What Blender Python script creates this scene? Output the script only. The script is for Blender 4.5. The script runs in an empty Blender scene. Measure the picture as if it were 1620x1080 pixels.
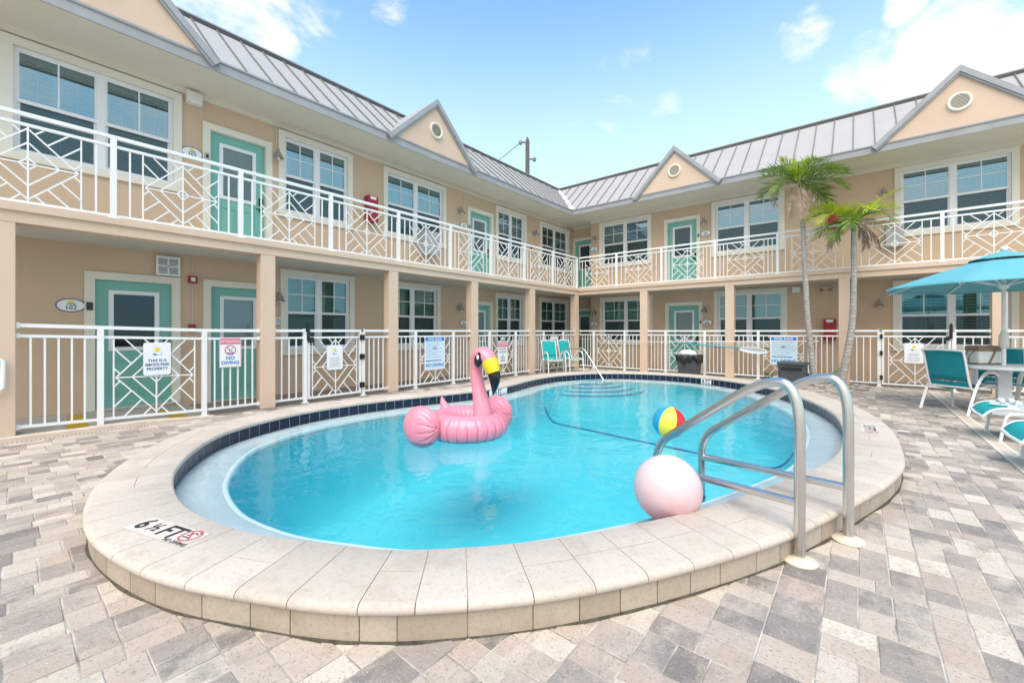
import bpy, bmesh, math, random
from math import sin, cos, pi, sqrt, radians, atan2, exp
from mathutils import Vector, Matrix, noise as mnoise

S = bpy.context.scene
COL = S.collection
random.seed(11)

# ------------------------------------------------------------------ camera, sky, sun, exposure
TH = 0.6924
cam = bpy.data.cameras.new('camera')
camo = bpy.data.objects.new('camera', cam)
COL.objects.link(camo)
camo.location = (0, 0, 1.28)
camo.rotation_euler = (pi / 2, 0, TH)
cam.sensor_fit = 'HORIZONTAL'
cam.sensor_width = 36
cam.lens = 661.5 / 1620 * 36
cam.shift_y = -16.1 / 1620
cam.clip_end = 3000
cam.clip_start = 0.05
S.camera = camo

S.view_settings.view_transform = 'Standard'
S.view_settings.look = 'None'
S.view_settings.gamma = 1
S.view_settings.exposure = 1.05

SUN_EL, SUN_ROT = radians(58), radians(150)
world = bpy.data.worlds.new('World')
S.world = world
world.use_nodes = True
wn, wl = world.node_tree.nodes, world.node_tree.links
wn.clear()
wout = wn.new('ShaderNodeOutputWorld')
wbg = wn.new('ShaderNodeBackground')
wbg.inputs['Strength'].default_value = 0.13
sky = wn.new('ShaderNodeTexSky')
sky.sky_type = 'NISHITA'
sky.sun_disc = False
sky.sun_elevation = SUN_EL
sky.sun_rotation = SUN_ROT
sky.air_density = 1.0
sky.dust_density = 0.6
sky.ozone_density = 2.5
wtc = wn.new('ShaderNodeTexCoord')


def wnode(kind, **kw):
    n = wn.new(kind)
    for k, v in kw.items():
        setattr(n, k, v)
    return n


def wmath(op, a, b=None):
    n = wnode('ShaderNodeMath', operation=op)
    for i, v in enumerate((a, b)):
        if v is None:
            continue
        if isinstance(v, (int, float)):
            n.inputs[i].default_value = v
        else:
            wl.new(v, n.inputs[i])
    return n.outputs[0]


def cloud_blob(d, width, amp):
    # a soft cloud bank round one direction of the sky dome
    n = wnode('ShaderNodeVectorMath', operation='DOT_PRODUCT')
    wl.new(wtc.outputs['Generated'], n.inputs[0])
    n.inputs[1].default_value = Vector(d).normalized()
    mr = wnode('ShaderNodeMapRange', interpolation_type='SMOOTHSTEP')
    wl.new(n.outputs['Value'], mr.inputs[0])
    mr.inputs[1].default_value = cos(width)
    mr.inputs[2].default_value = cos(width * 0.25)
    mr.inputs[3].default_value = 0
    mr.inputs[4].default_value = amp
    return mr.outputs[0]


cn = wnode('ShaderNodeTexNoise')
cn.inputs['Scale'].default_value = 7.5
cn.inputs['Detail'].default_value = 9
cn.inputs['Roughness'].default_value = 0.62
cn.inputs['Distortion'].default_value = 0.35
cmap = wnode('ShaderNodeMapping')
cmap.inputs['Scale'].default_value = (1, 1, 1.9)
wl.new(wtc.outputs['Generated'], cmap.inputs[0])
wl.new(cmap.outputs[0], cn.inputs['Vector'])
acc = None
for d, w_, a_ in (((-.80, .25, .54), .12, .36), ((-.74, .33, .57), .09, .22), ((.10, .91, .405), .11, .36), ((.19, .90, .375), .10, .40),
                  ((.32, .86, .38), .16, .40), ((-.0, .905, .435), .07, .26), ((.20, .87, .46), .07, .20), ((-.075, .862, .50), .06, .33),
                  ((-.38, .80, .45), .06, .17), ((-.30, .84, .455), .05, .15), ((-.667, .441, .6), .05, .14), ((.053, .868, .493), .035, .3),
                  ((.5, -.6, .6), .8, .5), ((.9, .1, .5), .5, .3), ((-.3, -.9, .4), .7, .45), ((.1, -.25, 1), .55, .45)):  # last row: unseen cloud banks added behind and overhead to whiten the light
    b = cloud_blob(d, w_, a_)
    acc = b if acc is None else wmath('MAXIMUM', acc, b)
cl = wmath('ADD', cn.outputs['Fac'], acc)
cr = wnode('ShaderNodeMapRange', interpolation_type='SMOOTHSTEP')
wl.new(cl, cr.inputs[0])
cr.inputs[1].default_value = 0.63
cr.inputs[2].default_value = 0.96
cr.inputs[4].default_value = 0.96
cmix = wnode('ShaderNodeMix', data_type='RGBA')
wl.new(cr.outputs[0], cmix.inputs[0])
# thin high haze whitens the whole sky a little, more towards the horizon
sep = wnode('ShaderNodeSeparateXYZ')
wl.new(wtc.outputs['Generated'], sep.inputs[0])
hz = wnode('ShaderNodeMapRange', interpolation_type='SMOOTHSTEP')
wl.new(sep.outputs['Z'], hz.inputs[0])
hz.inputs[1].default_value = 0.25
hz.inputs[2].default_value = 0.68
hz.inputs[3].default_value = 0.9
hz.inputs[4].default_value = 0.0
hmix = wnode('ShaderNodeMix', data_type='RGBA')
wl.new(hz.outputs[0], hmix.inputs[0])
gain = wnode('ShaderNodeMix', data_type='RGBA', blend_type='MULTIPLY')
gain.inputs[0].default_value = 1
wl.new(sky.outputs[0], gain.inputs[6])
gain.inputs[7].default_value = (1.18, 1.42, 1.38, 1)
wl.new(gain.outputs[2], hmix.inputs[6])
hmix.inputs[7].default_value = (3.1, 4.15, 4.35, 1)
wl.new(hmix.outputs[2], cmix.inputs[6])
cmix.inputs[7].default_value = (4.6, 4.5, 4.4, 1)
wl.new(cmix.outputs[2], wbg.inputs['Color'])
wl.new(wbg.outputs[0], wout.inputs['Surface'])

sun = bpy.data.lights.new('sun', 'SUN')
sun.energy = 1.8
sun.angle = radians(58)
sun.color = (1, 0.92, 0.80)
suno = bpy.data.objects.new('sun', sun)
COL.objects.link(suno)
sdir = Vector((sin(SUN_ROT) * cos(SUN_EL), cos(SUN_ROT) * cos(SUN_EL), sin(SUN_EL)))
suno.rotation_euler = (-sdir).to_track_quat('-Z', 'Y').to_euler()
suno.location = (6, -6, 12)


# ------------------------------------------------------------------ materials
def nodes_of(name):
    m = bpy.data.materials.new(name)
    m.use_nodes = True
    nt = m.node_tree
    return m, nt.nodes, nt.links, nt.nodes['Principled BSDF']


def coords(N, L, kind='Object', scale=None):
    tc = N.new('ShaderNodeTexCoord')
    if scale is None:
        return tc.outputs[kind]
    mp = N.new('ShaderNodeMapping')
    mp.inputs['Scale'].default_value = scale
    L.new(tc.outputs[kind], mp.inputs[0])
    return mp.outputs[0]


def noise_n(N, L, vec, scale, detail=4, rough=.55):
    n = N.new('ShaderNodeTexNoise')
    n.inputs['Scale'].default_value = scale
    n.inputs['Detail'].default_value = detail
    n.inputs['Roughness'].default_value = rough
    L.new(vec, n.inputs['Vector'])
    return n.outputs['Fac']


def ramp(N, L, fac, stops):
    r = N.new('ShaderNodeValToRGB')
    L.new(fac, r.inputs[0])
    e = r.color_ramp.elements
    while len(e) < len(stops):
        e.new(0.5)
    for el, (p, c) in zip(e, stops):
        el.position = p
        el.color = (*c, 1)
    return r.outputs[0]


def mixc(N, L, fac, a, b, mode='MIX'):
    m = N.new('ShaderNodeMix')
    m.data_type = 'RGBA'
    m.blend_type = mode
    for sock, v in ((m.inputs[0], fac), (m.inputs[6], a), (m.inputs[7], b)):
        if isinstance(v, (int, float)):
            sock.default_value = v
        elif isinstance(v, tuple):
            sock.default_value = (*v, 1) if len(v) == 3 else v
        else:
            L.new(v, sock)
    return m.outputs[2]


def bump_n(N, L, P, h, strength, dist=0.01):
    b = N.new('ShaderNodeBump')
    b.inputs['Strength'].default_value = strength
    b.inputs['Distance'].default_value = dist
    L.new(h, b.inputs['Height'])
    L.new(b.outputs[0], P.inputs['Normal'])


def mat(name, col, rough=.5, metal=0., var=0., vscale=3., bump=None, spec=None, coat=0., scale=None):
    m, N, L, P = nodes_of(name)
    P.inputs['Roughness'].default_value = rough
    P.inputs['Metallic'].default_value = metal
    if spec is not None:
        P.inputs['Specular IOR Level'].default_value = spec
    if coat:
        P.inputs['Coat Weight'].default_value = coat
        P.inputs['Coat Roughness'].default_value = .08
    v = coords(N, L, scale=scale)
    if var:
        f = noise_n(N, L, v, vscale, 6, .6)
        lo = tuple(c * (1 - var) for c in col)
        hi = tuple(min(1, c * (1 + var)) for c in col)
        L.new(ramp(N, L, f, [(.3, lo), (.7, hi)]), P.inputs['Base Color'])
    else:
        P.inputs['Base Color'].default_value = (*col, 1)
    if bump:
        bump_n(N, L, P, noise_n(N, L, v, bump[0], 5, .65), bump[1], bump[2] if len(bump) > 2 else .006)
    return m


def stucco_mat(name, col):
    m, N, L, P = nodes_of(name)
    P.inputs['Roughness'].default_value = .92
    v = coords(N, L)
    big = noise_n(N, L, v, .9, 5, .6)
    c = ramp(N, L, big, [(.3, tuple(x * .95 for x in col)), (.7, tuple(x * 1.04 for x in col))])
    st = noise_n(N, L, coords(N, L, scale=(3.2, 3.2, .28)), 2.2, 6, .7)      # faint rain streaks
    c = mixc(N, L, ramp(N, L, st, [(.56, (0, 0, 0)), (.80, (.30, .30, .30))]), c, tuple(x * .72 for x in col))
    vo = N.new('ShaderNodeTexVoronoi')                                        # small chips and nail holes
    vo.inputs['Scale'].default_value = 2.6
    L.new(v, vo.inputs['Vector'])
    c = mixc(N, L, ramp(N, L, vo.outputs['Distance'], [(.022, (.55, .55, .55)), (.036, (0, 0, 0))]), c, tuple(x * .4 for x in col))
    fine = noise_n(N, L, v, 60, 3, .7)
    c = mixc(N, L, .12, c, ramp(N, L, fine, [(.3, (.25, .2, .15)), (.7, (.95, .85, .7))]), 'SOFT_LIGHT')
    L.new(c, P.inputs['Base Color'])
    mid = noise_n(N, L, v, 22, 6, .75)
    bump_n(N, L, P, mid, .35, .008)
    return m


def roof_mat():
    m, N, L, P = nodes_of('roof_metal')
    P.inputs['Metallic'].default_value = .0
    P.inputs['Roughness'].default_value = .5
    v = coords(N, L)
    a = noise_n(N, L, v, 2.0, 6, .7)
    b = noise_n(N, L, v, 90, 2, .5)
    c = ramp(N, L, a, [(.2, (.375, .367, .36)), (.8, (.435, .425, .415))])
    c = mixc(N, L, .10, c, ramp(N, L, b, [(.35, (.35, .36, .38)), (.65, (.8, .8, .82))]), 'SOFT_LIGHT')
    L.new(c, P.inputs['Base Color'])
    bump_n(N, L, P, noise_n(N, L, v, 1.4, 3), .15, .02)
    return m


def paver_mat():
    m, N, L, P = nodes_of('paver_concrete')
    P.inputs['Roughness'].default_value = .88
    at = N.new('ShaderNodeAttribute')
    at.attribute_name = 'paver'
    sepc = N.new('ShaderNodeSeparateColor')
    L.new(at.outputs['Color'], sepc.inputs[0])
    v = coords(N, L)
    base = ramp(N, L, sepc.outputs[0], [(0, (0.184, 0.162, 0.152)), (.2, (0.289, 0.254, 0.232)), (.42, (0.389, 0.335, 0.295)), (.58, (0.452, 0.363, 0.306)),
                                        (.76, (0.493, 0.431, 0.369)), (1, (0.629, 0.564, 0.484))])
    alt = ramp(N, L, sepc.outputs[1], [(0, (0.210, 0.186, 0.173)), (.45, (0.426, 0.355, 0.308)), (1, (0.598, 0.528, 0.457))])
    # blended colour bands inside each block: stretched noise shifted by the block's own random value
    add = N.new('ShaderNodeVectorMath')
    add.operation = 'ADD'
    sc = N.new('ShaderNodeVectorMath')
    sc.operation = 'SCALE'
    L.new(at.outputs['Color'], sc.inputs[0])
    sc.inputs['Scale'].default_value = 40
    L.new(v, add.inputs[0])
    L.new(sc.outputs[0], add.inputs[1])
    mp = N.new('ShaderNodeMapping')
    mp.inputs['Scale'].default_value = (11, 6, 1)
    L.new(add.outputs[0], mp.inputs[0])
    band = noise_n(N, L, mp.outputs[0], 1.0, 5, .6)
    c = mixc(N, L, ramp(N, L, band, [(.42, (0, 0, 0)), (.68, (.75, .75, .75))]), base, alt)
    # worn patches: pale efflorescence and specks of aggregate
    w = noise_n(N, L, v, 5, 8, .72)
    c = mixc(N, L, ramp(N, L, w, [(.55, (0, 0, 0)), (.8, (.45, .45, .45))]), c, (.58, .55, .52))
    sp = noise_n(N, L, v, 130, 3, .6)
    c = mixc(N, L, ramp(N, L, sp, [(.60, (0, 0, 0)), (.70, (.5, .5, .5))]), c, (.72, .69, .65))
    sp2 = noise_n(N, L, v, 75, 4, .7)
    c = mixc(N, L, ramp(N, L, sp2, [(.33, (.6, .6, .6)), (.45, (0, 0, 0))]), c, (.13, .115, .105))
    L.new(c, P.inputs['Base Color'])
    bump_n(N, L, P, noise_n(N, L, v, 95, 5, .7), .5, .004)
    return m


def coping_mat(name, c0, c1, dirt):
    m, N, L, P = nodes_of(name)
    P.inputs['Roughness'].default_value = .82
    at = N.new('ShaderNodeAttribute')
    at.attribute_name = 'paver'
    sepc = N.new('ShaderNodeSeparateColor')
    L.new(at.outputs['Color'], sepc.inputs[0])
    v = coords(N, L)
    c = ramp(N, L, sepc.outputs[0], [(0, c0), (1, c1)])
    w = noise_n(N, L, v, 3.4, 8, .72)
    c = mixc(N, L, ramp(N, L, w, [(.50, (0, 0, 0)), (.78, (.62, .62, .62))]), c, dirt)
    w2 = noise_n(N, L, v, 48, 5, .75)
    c = mixc(N, L, ramp(N, L, w2, [(.50, (0, 0, 0)), (.68, (.42, .42, .42))]), c, dirt)
    pit = N.new('ShaderNodeTexVoronoi')
    pit.inputs['Scale'].default_value = 60
    L.new(v, pit.inputs['Vector'])
    pm = noise_n(N, L, v, 9, 3)
    pits = N.new('ShaderNodeMath')
    pits.operation = 'MULTIPLY'
    L.new(ramp(N, L, pit.outputs['Distance'], [(.10, (1, 1, 1)), (.2, (0, 0, 0))]), pits.inputs[0])
    L.new(ramp(N, L, pm, [(.5, (0, 0, 0)), (.62, (.55, .55, .55))]), pits.inputs[1])
    c = mixc(N, L, pits.outputs[0], c, tuple(x * .45 for x in dirt))
    L.new(c, P.inputs['Base Color'])
    bump_n(N, L, P, noise_n(N, L, v, 120, 5, .7), .35, .003)
    return m


def water_mat():
    m, N, L, P = nodes_of('pool_water_surface')
    N.remove(P)
    out = [n for n in N if n.type == 'OUTPUT_MATERIAL'][0]
    tr = N.new('ShaderNodeBsdfTransparent')
    tr.inputs[0].default_value = (.86, .98, 1.0, 1)
    gl = N.new('ShaderNodeBsdfGlossy')
    gl.inputs['Roughness'].default_value = .0
    fr = N.new('ShaderNodeFresnel')
    fr.inputs['IOR'].default_value = 1.34
    v = coords(N, L)
    d = noise_n(N, L, v, 1.1, 2)
    sc = N.new('ShaderNodeVectorMath')
    sc.operation = 'MULTIPLY_ADD'
    cb = N.new('ShaderNodeCombineXYZ')
    L.new(d, cb.inputs[0])
    L.new(d, cb.inputs[1])
    L.new(cb.outputs[0], sc.inputs[0])
    sc.inputs[1].default_value = (.6, .9, 0)
    L.new(v, sc.inputs[2])
    h1 = noise_n(N, L, sc.outputs[0], 3.2, 3, .5)
    h2 = noise_n(N, L, v, 11, 2, .5)
    ad = N.new('ShaderNodeMath')
    ad.operation = 'MULTIPLY_ADD'
    L.new(h2, ad.inputs[0])
    ad.inputs[1].default_value = .16
    L.new(h1, ad.inputs[2])
    b = N.new('ShaderNodeBump')
    b.inputs['Strength'].default_value = .42
    b.inputs['Distance'].default_value = .03
    L.new(ad.outputs[0], b.inputs['Height'])
    L.new(b.outputs[0], gl.inputs['Normal'])
    L.new(b.outputs[0], fr.inputs['Normal'])
    mx = N.new('ShaderNodeMixShader')
    L.new(fr.outputs[0], mx.inputs[0])
    L.new(tr.outputs[0], mx.inputs[1])
    L.new(gl.outputs[0], mx.inputs[2])
    L.new(mx.outputs[0], out.inputs[0])
    return m


def plaster_mat(name, col, caustic=.12):
    m, N, L, P = nodes_of(name)
    P.inputs['Roughness'].default_value = .8
    v = coords(N, L)
    a = noise_n(N, L, v, .8, 4)
    c = ramp(N, L, a, [(.3, tuple(x * .93 for x in col)), (.7, tuple(min(1, x * 1.05) for x in col))])
    L.new(c, P.inputs['Base Color'])
    return m


def glass_mat(name, tint, ior=2.0):
    m, N, L, P = nodes_of(name)
    N.remove(P)
    out = [n for n in N if n.type == 'OUTPUT_MATERIAL'][0]
    tr = N.new('ShaderNodeBsdfTransparent')
    tr.inputs[0].default_value = (*tint, 1)
    gl = N.new('ShaderNodeBsdfGlossy')
    gl.inputs['Roughness'].default_value = .01
    gl.inputs['Color'].default_value = (.60, .87, 1, 1)
    v = coords(N, L)
    b = N.new('ShaderNodeBump')
    b.inputs['Strength'].default_value = .03
    b.inputs['Distance'].default_value = .03
    L.new(noise_n(N, L, v, 2.2, 2), b.inputs['Height'])
    L.new(b.outputs[0], gl.inputs['Normal'])
    fr = N.new('ShaderNodeFresnel')
    fr.inputs['IOR'].default_value = ior
    mx = N.new('ShaderNodeMixShader')
    L.new(fr.outputs[0], mx.inputs[0])
    L.new(tr.outputs[0], mx.inputs[1])
    L.new(gl.outputs[0], mx.inputs[2])
    L.new(mx.outputs[0], out.inputs[0])
    return m


def screen_mat():
    m, N, L, P = nodes_of('insect_screen')
    out = [n for n in N if n.type == 'OUTPUT_MATERIAL'][0]
    P.inputs['Base Color'].default_value = (.03, .058, .065, 1)
    P.inputs['Roughness'].default_value = .6
    tr = N.new('ShaderNodeBsdfTransparent')
    mx = N.new('ShaderNodeMixShader')
    mx.inputs[0].default_value = .55
    L.new(tr.outputs[0], mx.inputs[1])
    L.new(P.outputs[0], mx.inputs[2])
    L.new(mx.outputs[0], out.inputs[0])
    return m


def vinyl_mat(name, col, rough=.28, var=.04, bump=None, trans=0.0):
    m, N, L, P = nodes_of(name)
    v = coords(N, L)
    f = noise_n(N, L, v, 6, 3)
    L.new(ramp(N, L, f, [(.3, tuple(c * (1 - var) for c in col)), (.7, tuple(min(1, c * (1 + var)) for c in col))]), P.inputs['Base Color'])
    P.inputs['Roughness'].default_value = rough
    P.inputs['Coat Weight'].default_value = .3
    P.inputs['Coat Roughness'].default_value = .15
    P.inputs['Subsurface Weight'].default_value = trans
    P.inputs['Subsurface Radius'].default_value = (.05, .02, .02)
    if bump:
        bump_n(N, L, P, noise_n(N, L, v, bump[0], 3), bump[1], .01)
    return m


def leaf_mat(name, c0, c1, c2):
    m, N, L, P = nodes_of(name)
    v = coords(N, L)
    f = noise_n(N, L, v, 9, 4, .6)
    L.new(ramp(N, L, f, [(.25, c0), (.5, c1), (.75, c2)]), P.inputs['Base Color'])
    P.inputs['Roughness'].default_value = .45
    P.inputs['Subsurface Weight'].default_value = .0
    out = [n for n in N if n.type == 'OUTPUT_MATERIAL'][0]
    t = N.new('ShaderNodeBsdfTranslucent')
    t.inputs[0].default_value = (*[min(1, x * 1.4) for x in c1], 1)
    mx = N.new('ShaderNodeMixShader')
    mx.inputs[0].default_value = .3
    L.new(P.outputs[0], mx.inputs[1])
    L.new(t.outputs[0], mx.inputs[2])
    L.new(mx.outputs[0], out.inputs[0])
    return m


def trunk_mat():
    m, N, L, P = nodes_of('palm_trunk')
    v = coords(N, L)
    wv = N.new('ShaderNodeTexWave')
    wv.wave_type = 'BANDS'
    wv.bands_direction = 'Z'
    wv.inputs['Scale'].default_value = 3.6
    wv.inputs['Distortion'].default_value = 3.5
    wv.inputs['Detail'].default_value = 3
    L.new(v, wv.inputs['Vector'])
    f = noise_n(N, L, v, 14, 6, .7)
    c = ramp(N, L, f, [(.3, (.25, .235, .22)), (.7, (.50, .475, .45))])
    c = mixc(N, L, ramp(N, L, wv.outputs['Fac'], [(.0, (.5, .5, .5)), (.22, (0, 0, 0))]), c, (.20, .185, .17))
    L.new(c, P.inputs['Base Color'])
    P.inputs['Roughness'].default_value = .9
    bump_n(N, L, P, wv.outputs['Fac'], .3, .01)
    return m


def steel_mat():
    m, N, L, P = nodes_of('stainless_steel')
    P.inputs['Metallic'].default_value = 1
    v = coords(N, L)
    f = noise_n(N, L, v, 3, 2, .5)
    L.new(ramp(N, L, f, [(.3, (.64, .62, .59)), (.65, (.70, .685, .66))]), P.inputs['Base Color'])
    P.inputs['Roughness'].default_value = .27
    return m


MT = dict(
    stucco=stucco_mat('wall_stucco', (.60, .448, .325)),
    stucco_band=stucco_mat('band_stucco', (.66, .505, .395)),
    soffit=mat('soffit_paint', (.70, .655, .56), .8, var=.05, vscale=1.2, bump=(40, .15)),
    ceiling=mat('porch_ceiling_paint', (.62, .60, .54), .85, var=.05, vscale=.8, bump=(30, .2)),
    trim=mat('cream_trim', (.75, .71, .62), .7, var=.04, vscale=2, bump=(35, .12)),
    white=mat('white_powdercoat', (.80, .81, .82), .35, var=.03, vscale=4),
    vinyl=mat('white_window_vinyl', (.78, .79, .82), .38, var=.02),
    roof=roof_mat(),
    seam=mat('seam_metal', (.17, .17, .175), .5, .0, var=.1),
    fascia=mat('grey_fascia_metal', (.345, .355, .375), .6, .0, var=.1, vscale=2.5),
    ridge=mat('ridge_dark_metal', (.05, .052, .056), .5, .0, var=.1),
    flash=mat('white_flashing', (.74, .74, .74), .5, .0, var=.05),
    teal=mat('teal_door_paint', (.175, .445, .39), .42, var=.04, vscale=2, bump=(18, .06)),
    brass=mat('dark_bronze', (.03, .03, .032), .4, .6),
    pane=glass_mat('window_glass', (.80, .96, .97), 4.0),
    pane_low=glass_mat('window_glass_shaded', (.50, .80, .70), 2.3),  # same glass as upstairs; shade painted in by darker tint, weaker reflection
    doorglass=glass_mat('door_glass', (.80, .87, .87), 1.7),
    screen=screen_mat(),
    blind=mat('blind_slats', (.82, .86, .84), .6, var=.04),
    shutter=mat('shutter_louvres', (.74, .82, .86), .5, var=.04),
    blindboard=mat('door_miniblind', (.66, .68, .66), .6, var=.03, scale=(1, 1, 30)),
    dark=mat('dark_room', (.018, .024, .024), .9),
    lampmetal=mat('galvanised_lamp', (.42, .42, .41), .45, .7, var=.15, vscale=20),
    red=mat('red_paint', (.33, .012, .018), .4, var=.08),
    pink_red=mat('sign_red', (.60, .06, .11), .5),
    blue=mat('sign_blue', (.015, .20, .55), .5),
    navyink=mat('sign_navy', (.01, .10, .22), .5),
    paleblue=mat('sign_pale_blue', (.60, .78, .90), .5),
    markerwhite=mat('marker_white', (.60, .555, .51), .7, var=.08, vscale=9),
    signwhite=mat('sign_white', (.80, .82, .85), .45),
    yellow_ink=mat('sign_sun_yellow', (.85, .62, .05), .5),
    black=mat('black_plastic', (.012, .012, .014), .35),
    ink=mat('black_ink', (.02, .02, .025), .6),
    greyink=mat('grey_ink', (.25, .29, .36), .6),
    paver=paver_mat(),
    sand=mat('joint_sand', (.46, .42, .37), .95, var=.6, vscale=5, bump=(200, .3)),
    step_edge=mat('step_edge_tile', (.03, .22, .42), .5),
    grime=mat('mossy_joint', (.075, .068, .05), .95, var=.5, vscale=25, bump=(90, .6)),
    steptile=plaster_mat('pool_step_plaster', (.22, .66, .76)),
    rim=mat('ledge_rim_white', (.86, .86, .86), .6),
    concrete=mat('walkway_concrete', (.42, .42, .38), .75, var=.12, vscale=2.5, bump=(60, .15)),
    curb=mat('walkway_kerb', (.62, .52, .43), .85, var=.15, vscale=5, bump=(60, .2)),
    yellowpaint=mat('yellow_floor_paint', (.50, .34, .02), .7, var=.2, vscale=8),
    coping=coping_mat('coping_stone', (.53, .465, .405), (.585, .52, .46), (.34, .275, .22)),
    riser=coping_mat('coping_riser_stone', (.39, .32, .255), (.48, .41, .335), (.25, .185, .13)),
    tile=mat('navy_tile', (.006, .014, .045), .2, var=.35, vscale=7),
    tilegap=mat('tile_grout', (.33, .36, .42), .8),
    ledge=plaster_mat('pool_ledge_plaster', (.70, .68, .70)),
    basin=plaster_mat('pool_basin_plaster', (.085, .63, .72)),
    lane=mat('lane_tile', (.012, .15, .40), .5),
    water=water_mat(),
    flamingo=vinyl_mat('flamingo_vinyl', (.85, .27, .365), .27, .07, (14, .12), .12),
    beak=vinyl_mat('beak_yellow', (.88, .62, .01), .3),
    beakblack=vinyl_mat('beak_black', (.008, .008, .01), .25),
    eyewhite=mat('eye_white', (.85, .85, .85), .4),
    crease=mat('flamingo_seam', (.55, .10, .17), .45),
    ballyel=vinyl_mat('ball_yellow', (.86, .75, .06), .25),
    ballred=vinyl_mat('ball_red', (.72, .012, .02), .25),
    ballblue=vinyl_mat('ball_blue', (.015, .34, .62), .25),
    ballwhite=vinyl_mat('ball_white', (.8, .8, .8), .25),
    steel=steel_mat(),
    flange=mat('flange_plastic', (.70, .63, .50), .5, var=.12, vscale=14),
    sling=mat('teal_sling_fabric', (.0, .36, .37), .75, var=.06, vscale=5, bump=(300, .3)),
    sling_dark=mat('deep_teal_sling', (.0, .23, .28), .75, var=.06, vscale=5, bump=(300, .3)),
    canopy=mat('turquoise_canopy', (.12, .41, .49), .8, var=.05, vscale=3, bump=(220, .2)),
    tabletop=mat('table_slats', (.66, .70, .72), .5, var=.05, vscale=6),
    bagwhite=mat('cooler_white', (.74, .72, .68), .6, var=.06, vscale=10, bump=(40, .2)),
    bagbrown=mat('cooler_brown', (.25, .175, .115), .7, var=.15, vscale=15, bump=(60, .3)),
    binplastic=mat('grey_bin_plastic', (.055, .065, .075), .55, var=.15, vscale=8, bump=(30, .15)),
    bag=mat('black_bin_bag', (.01, .01, .012), .22, bump=(16, .8, .03)),
    whitebag=mat('white_bin_bag', (.72, .74, .76), .4, bump=(18, .8, .03)),
    vent_dark=mat('vent_shadow_board', (.42, .40, .36), .8),
    greybox=mat('grey_enclosure', (.40, .41, .42), .6, var=.06),
    hose=mat('green_hose', (.02, .30, .13), .4),
    pole_blue=mat('blue_pole', (.04, .36, .50), .35),
    net=mat('net_mesh', (.70, .74, .76), .7),
    wood=mat('utility_pole_wood', (.12, .10, .085), .9, var=.3, vscale=5, bump=(40, .4), scale=(6, 6, .6)),
    wire=mat('wire', (.03, .03, .03), .6),
    insul=mat('insulator', (.20, .23, .26), .4),
    trunk=trunk_mat(),
    frond=leaf_mat('palm_frond_green', (.04, .085, .013), (.115, .21, .028), (.32, .40, .05)),
    frond_yel=leaf_mat('palm_frond_yellow_green', (.14, .24, .012), (.34, .44, .02), (.62, .62, .04)),
    frond_dead=leaf_mat('palm_frond_dead', (.20, .13, .09), (.40, .30, .235), (.56, .46, .38)),
    rock=mat('bed_rock', (.34, .30, .27), .95, var=.35, vscale=12, bump=(40, .6)),
    plant=leaf_mat('bed_plant_leaf', (.03, .09, .015), (.08, .19, .03), (.16, .30, .05)),
)

# ------------------------------------------------------------------ helpers
WM = {}


def tag(o, label=None, cat=None, group=None, kind=None):
    if label:
        o['label'] = label
    if cat:
        o['category'] = cat
    if group:
        o['group'] = group
    if kind:
        o['kind'] = kind
    return o


def thing(name, label, cat, loc=(0, 0, 0), rz=0., group=None):
    o = bpy.data.objects.new(name, None)
    COL.objects.link(o)
    o.empty_display_size = .1
    o.location = loc
    o.rotation_euler = (0, 0, rz)
    WM[o.name] = Matrix.Translation(loc) @ Matrix.Rotation(rz, 4, 'Z')
    return tag(o, label, cat, group)


def wm_of(o):
    while o is not None:
        if o.name in WM:
            return WM[o.name]
        o = o.parent
    return Matrix.Identity(4)


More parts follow.
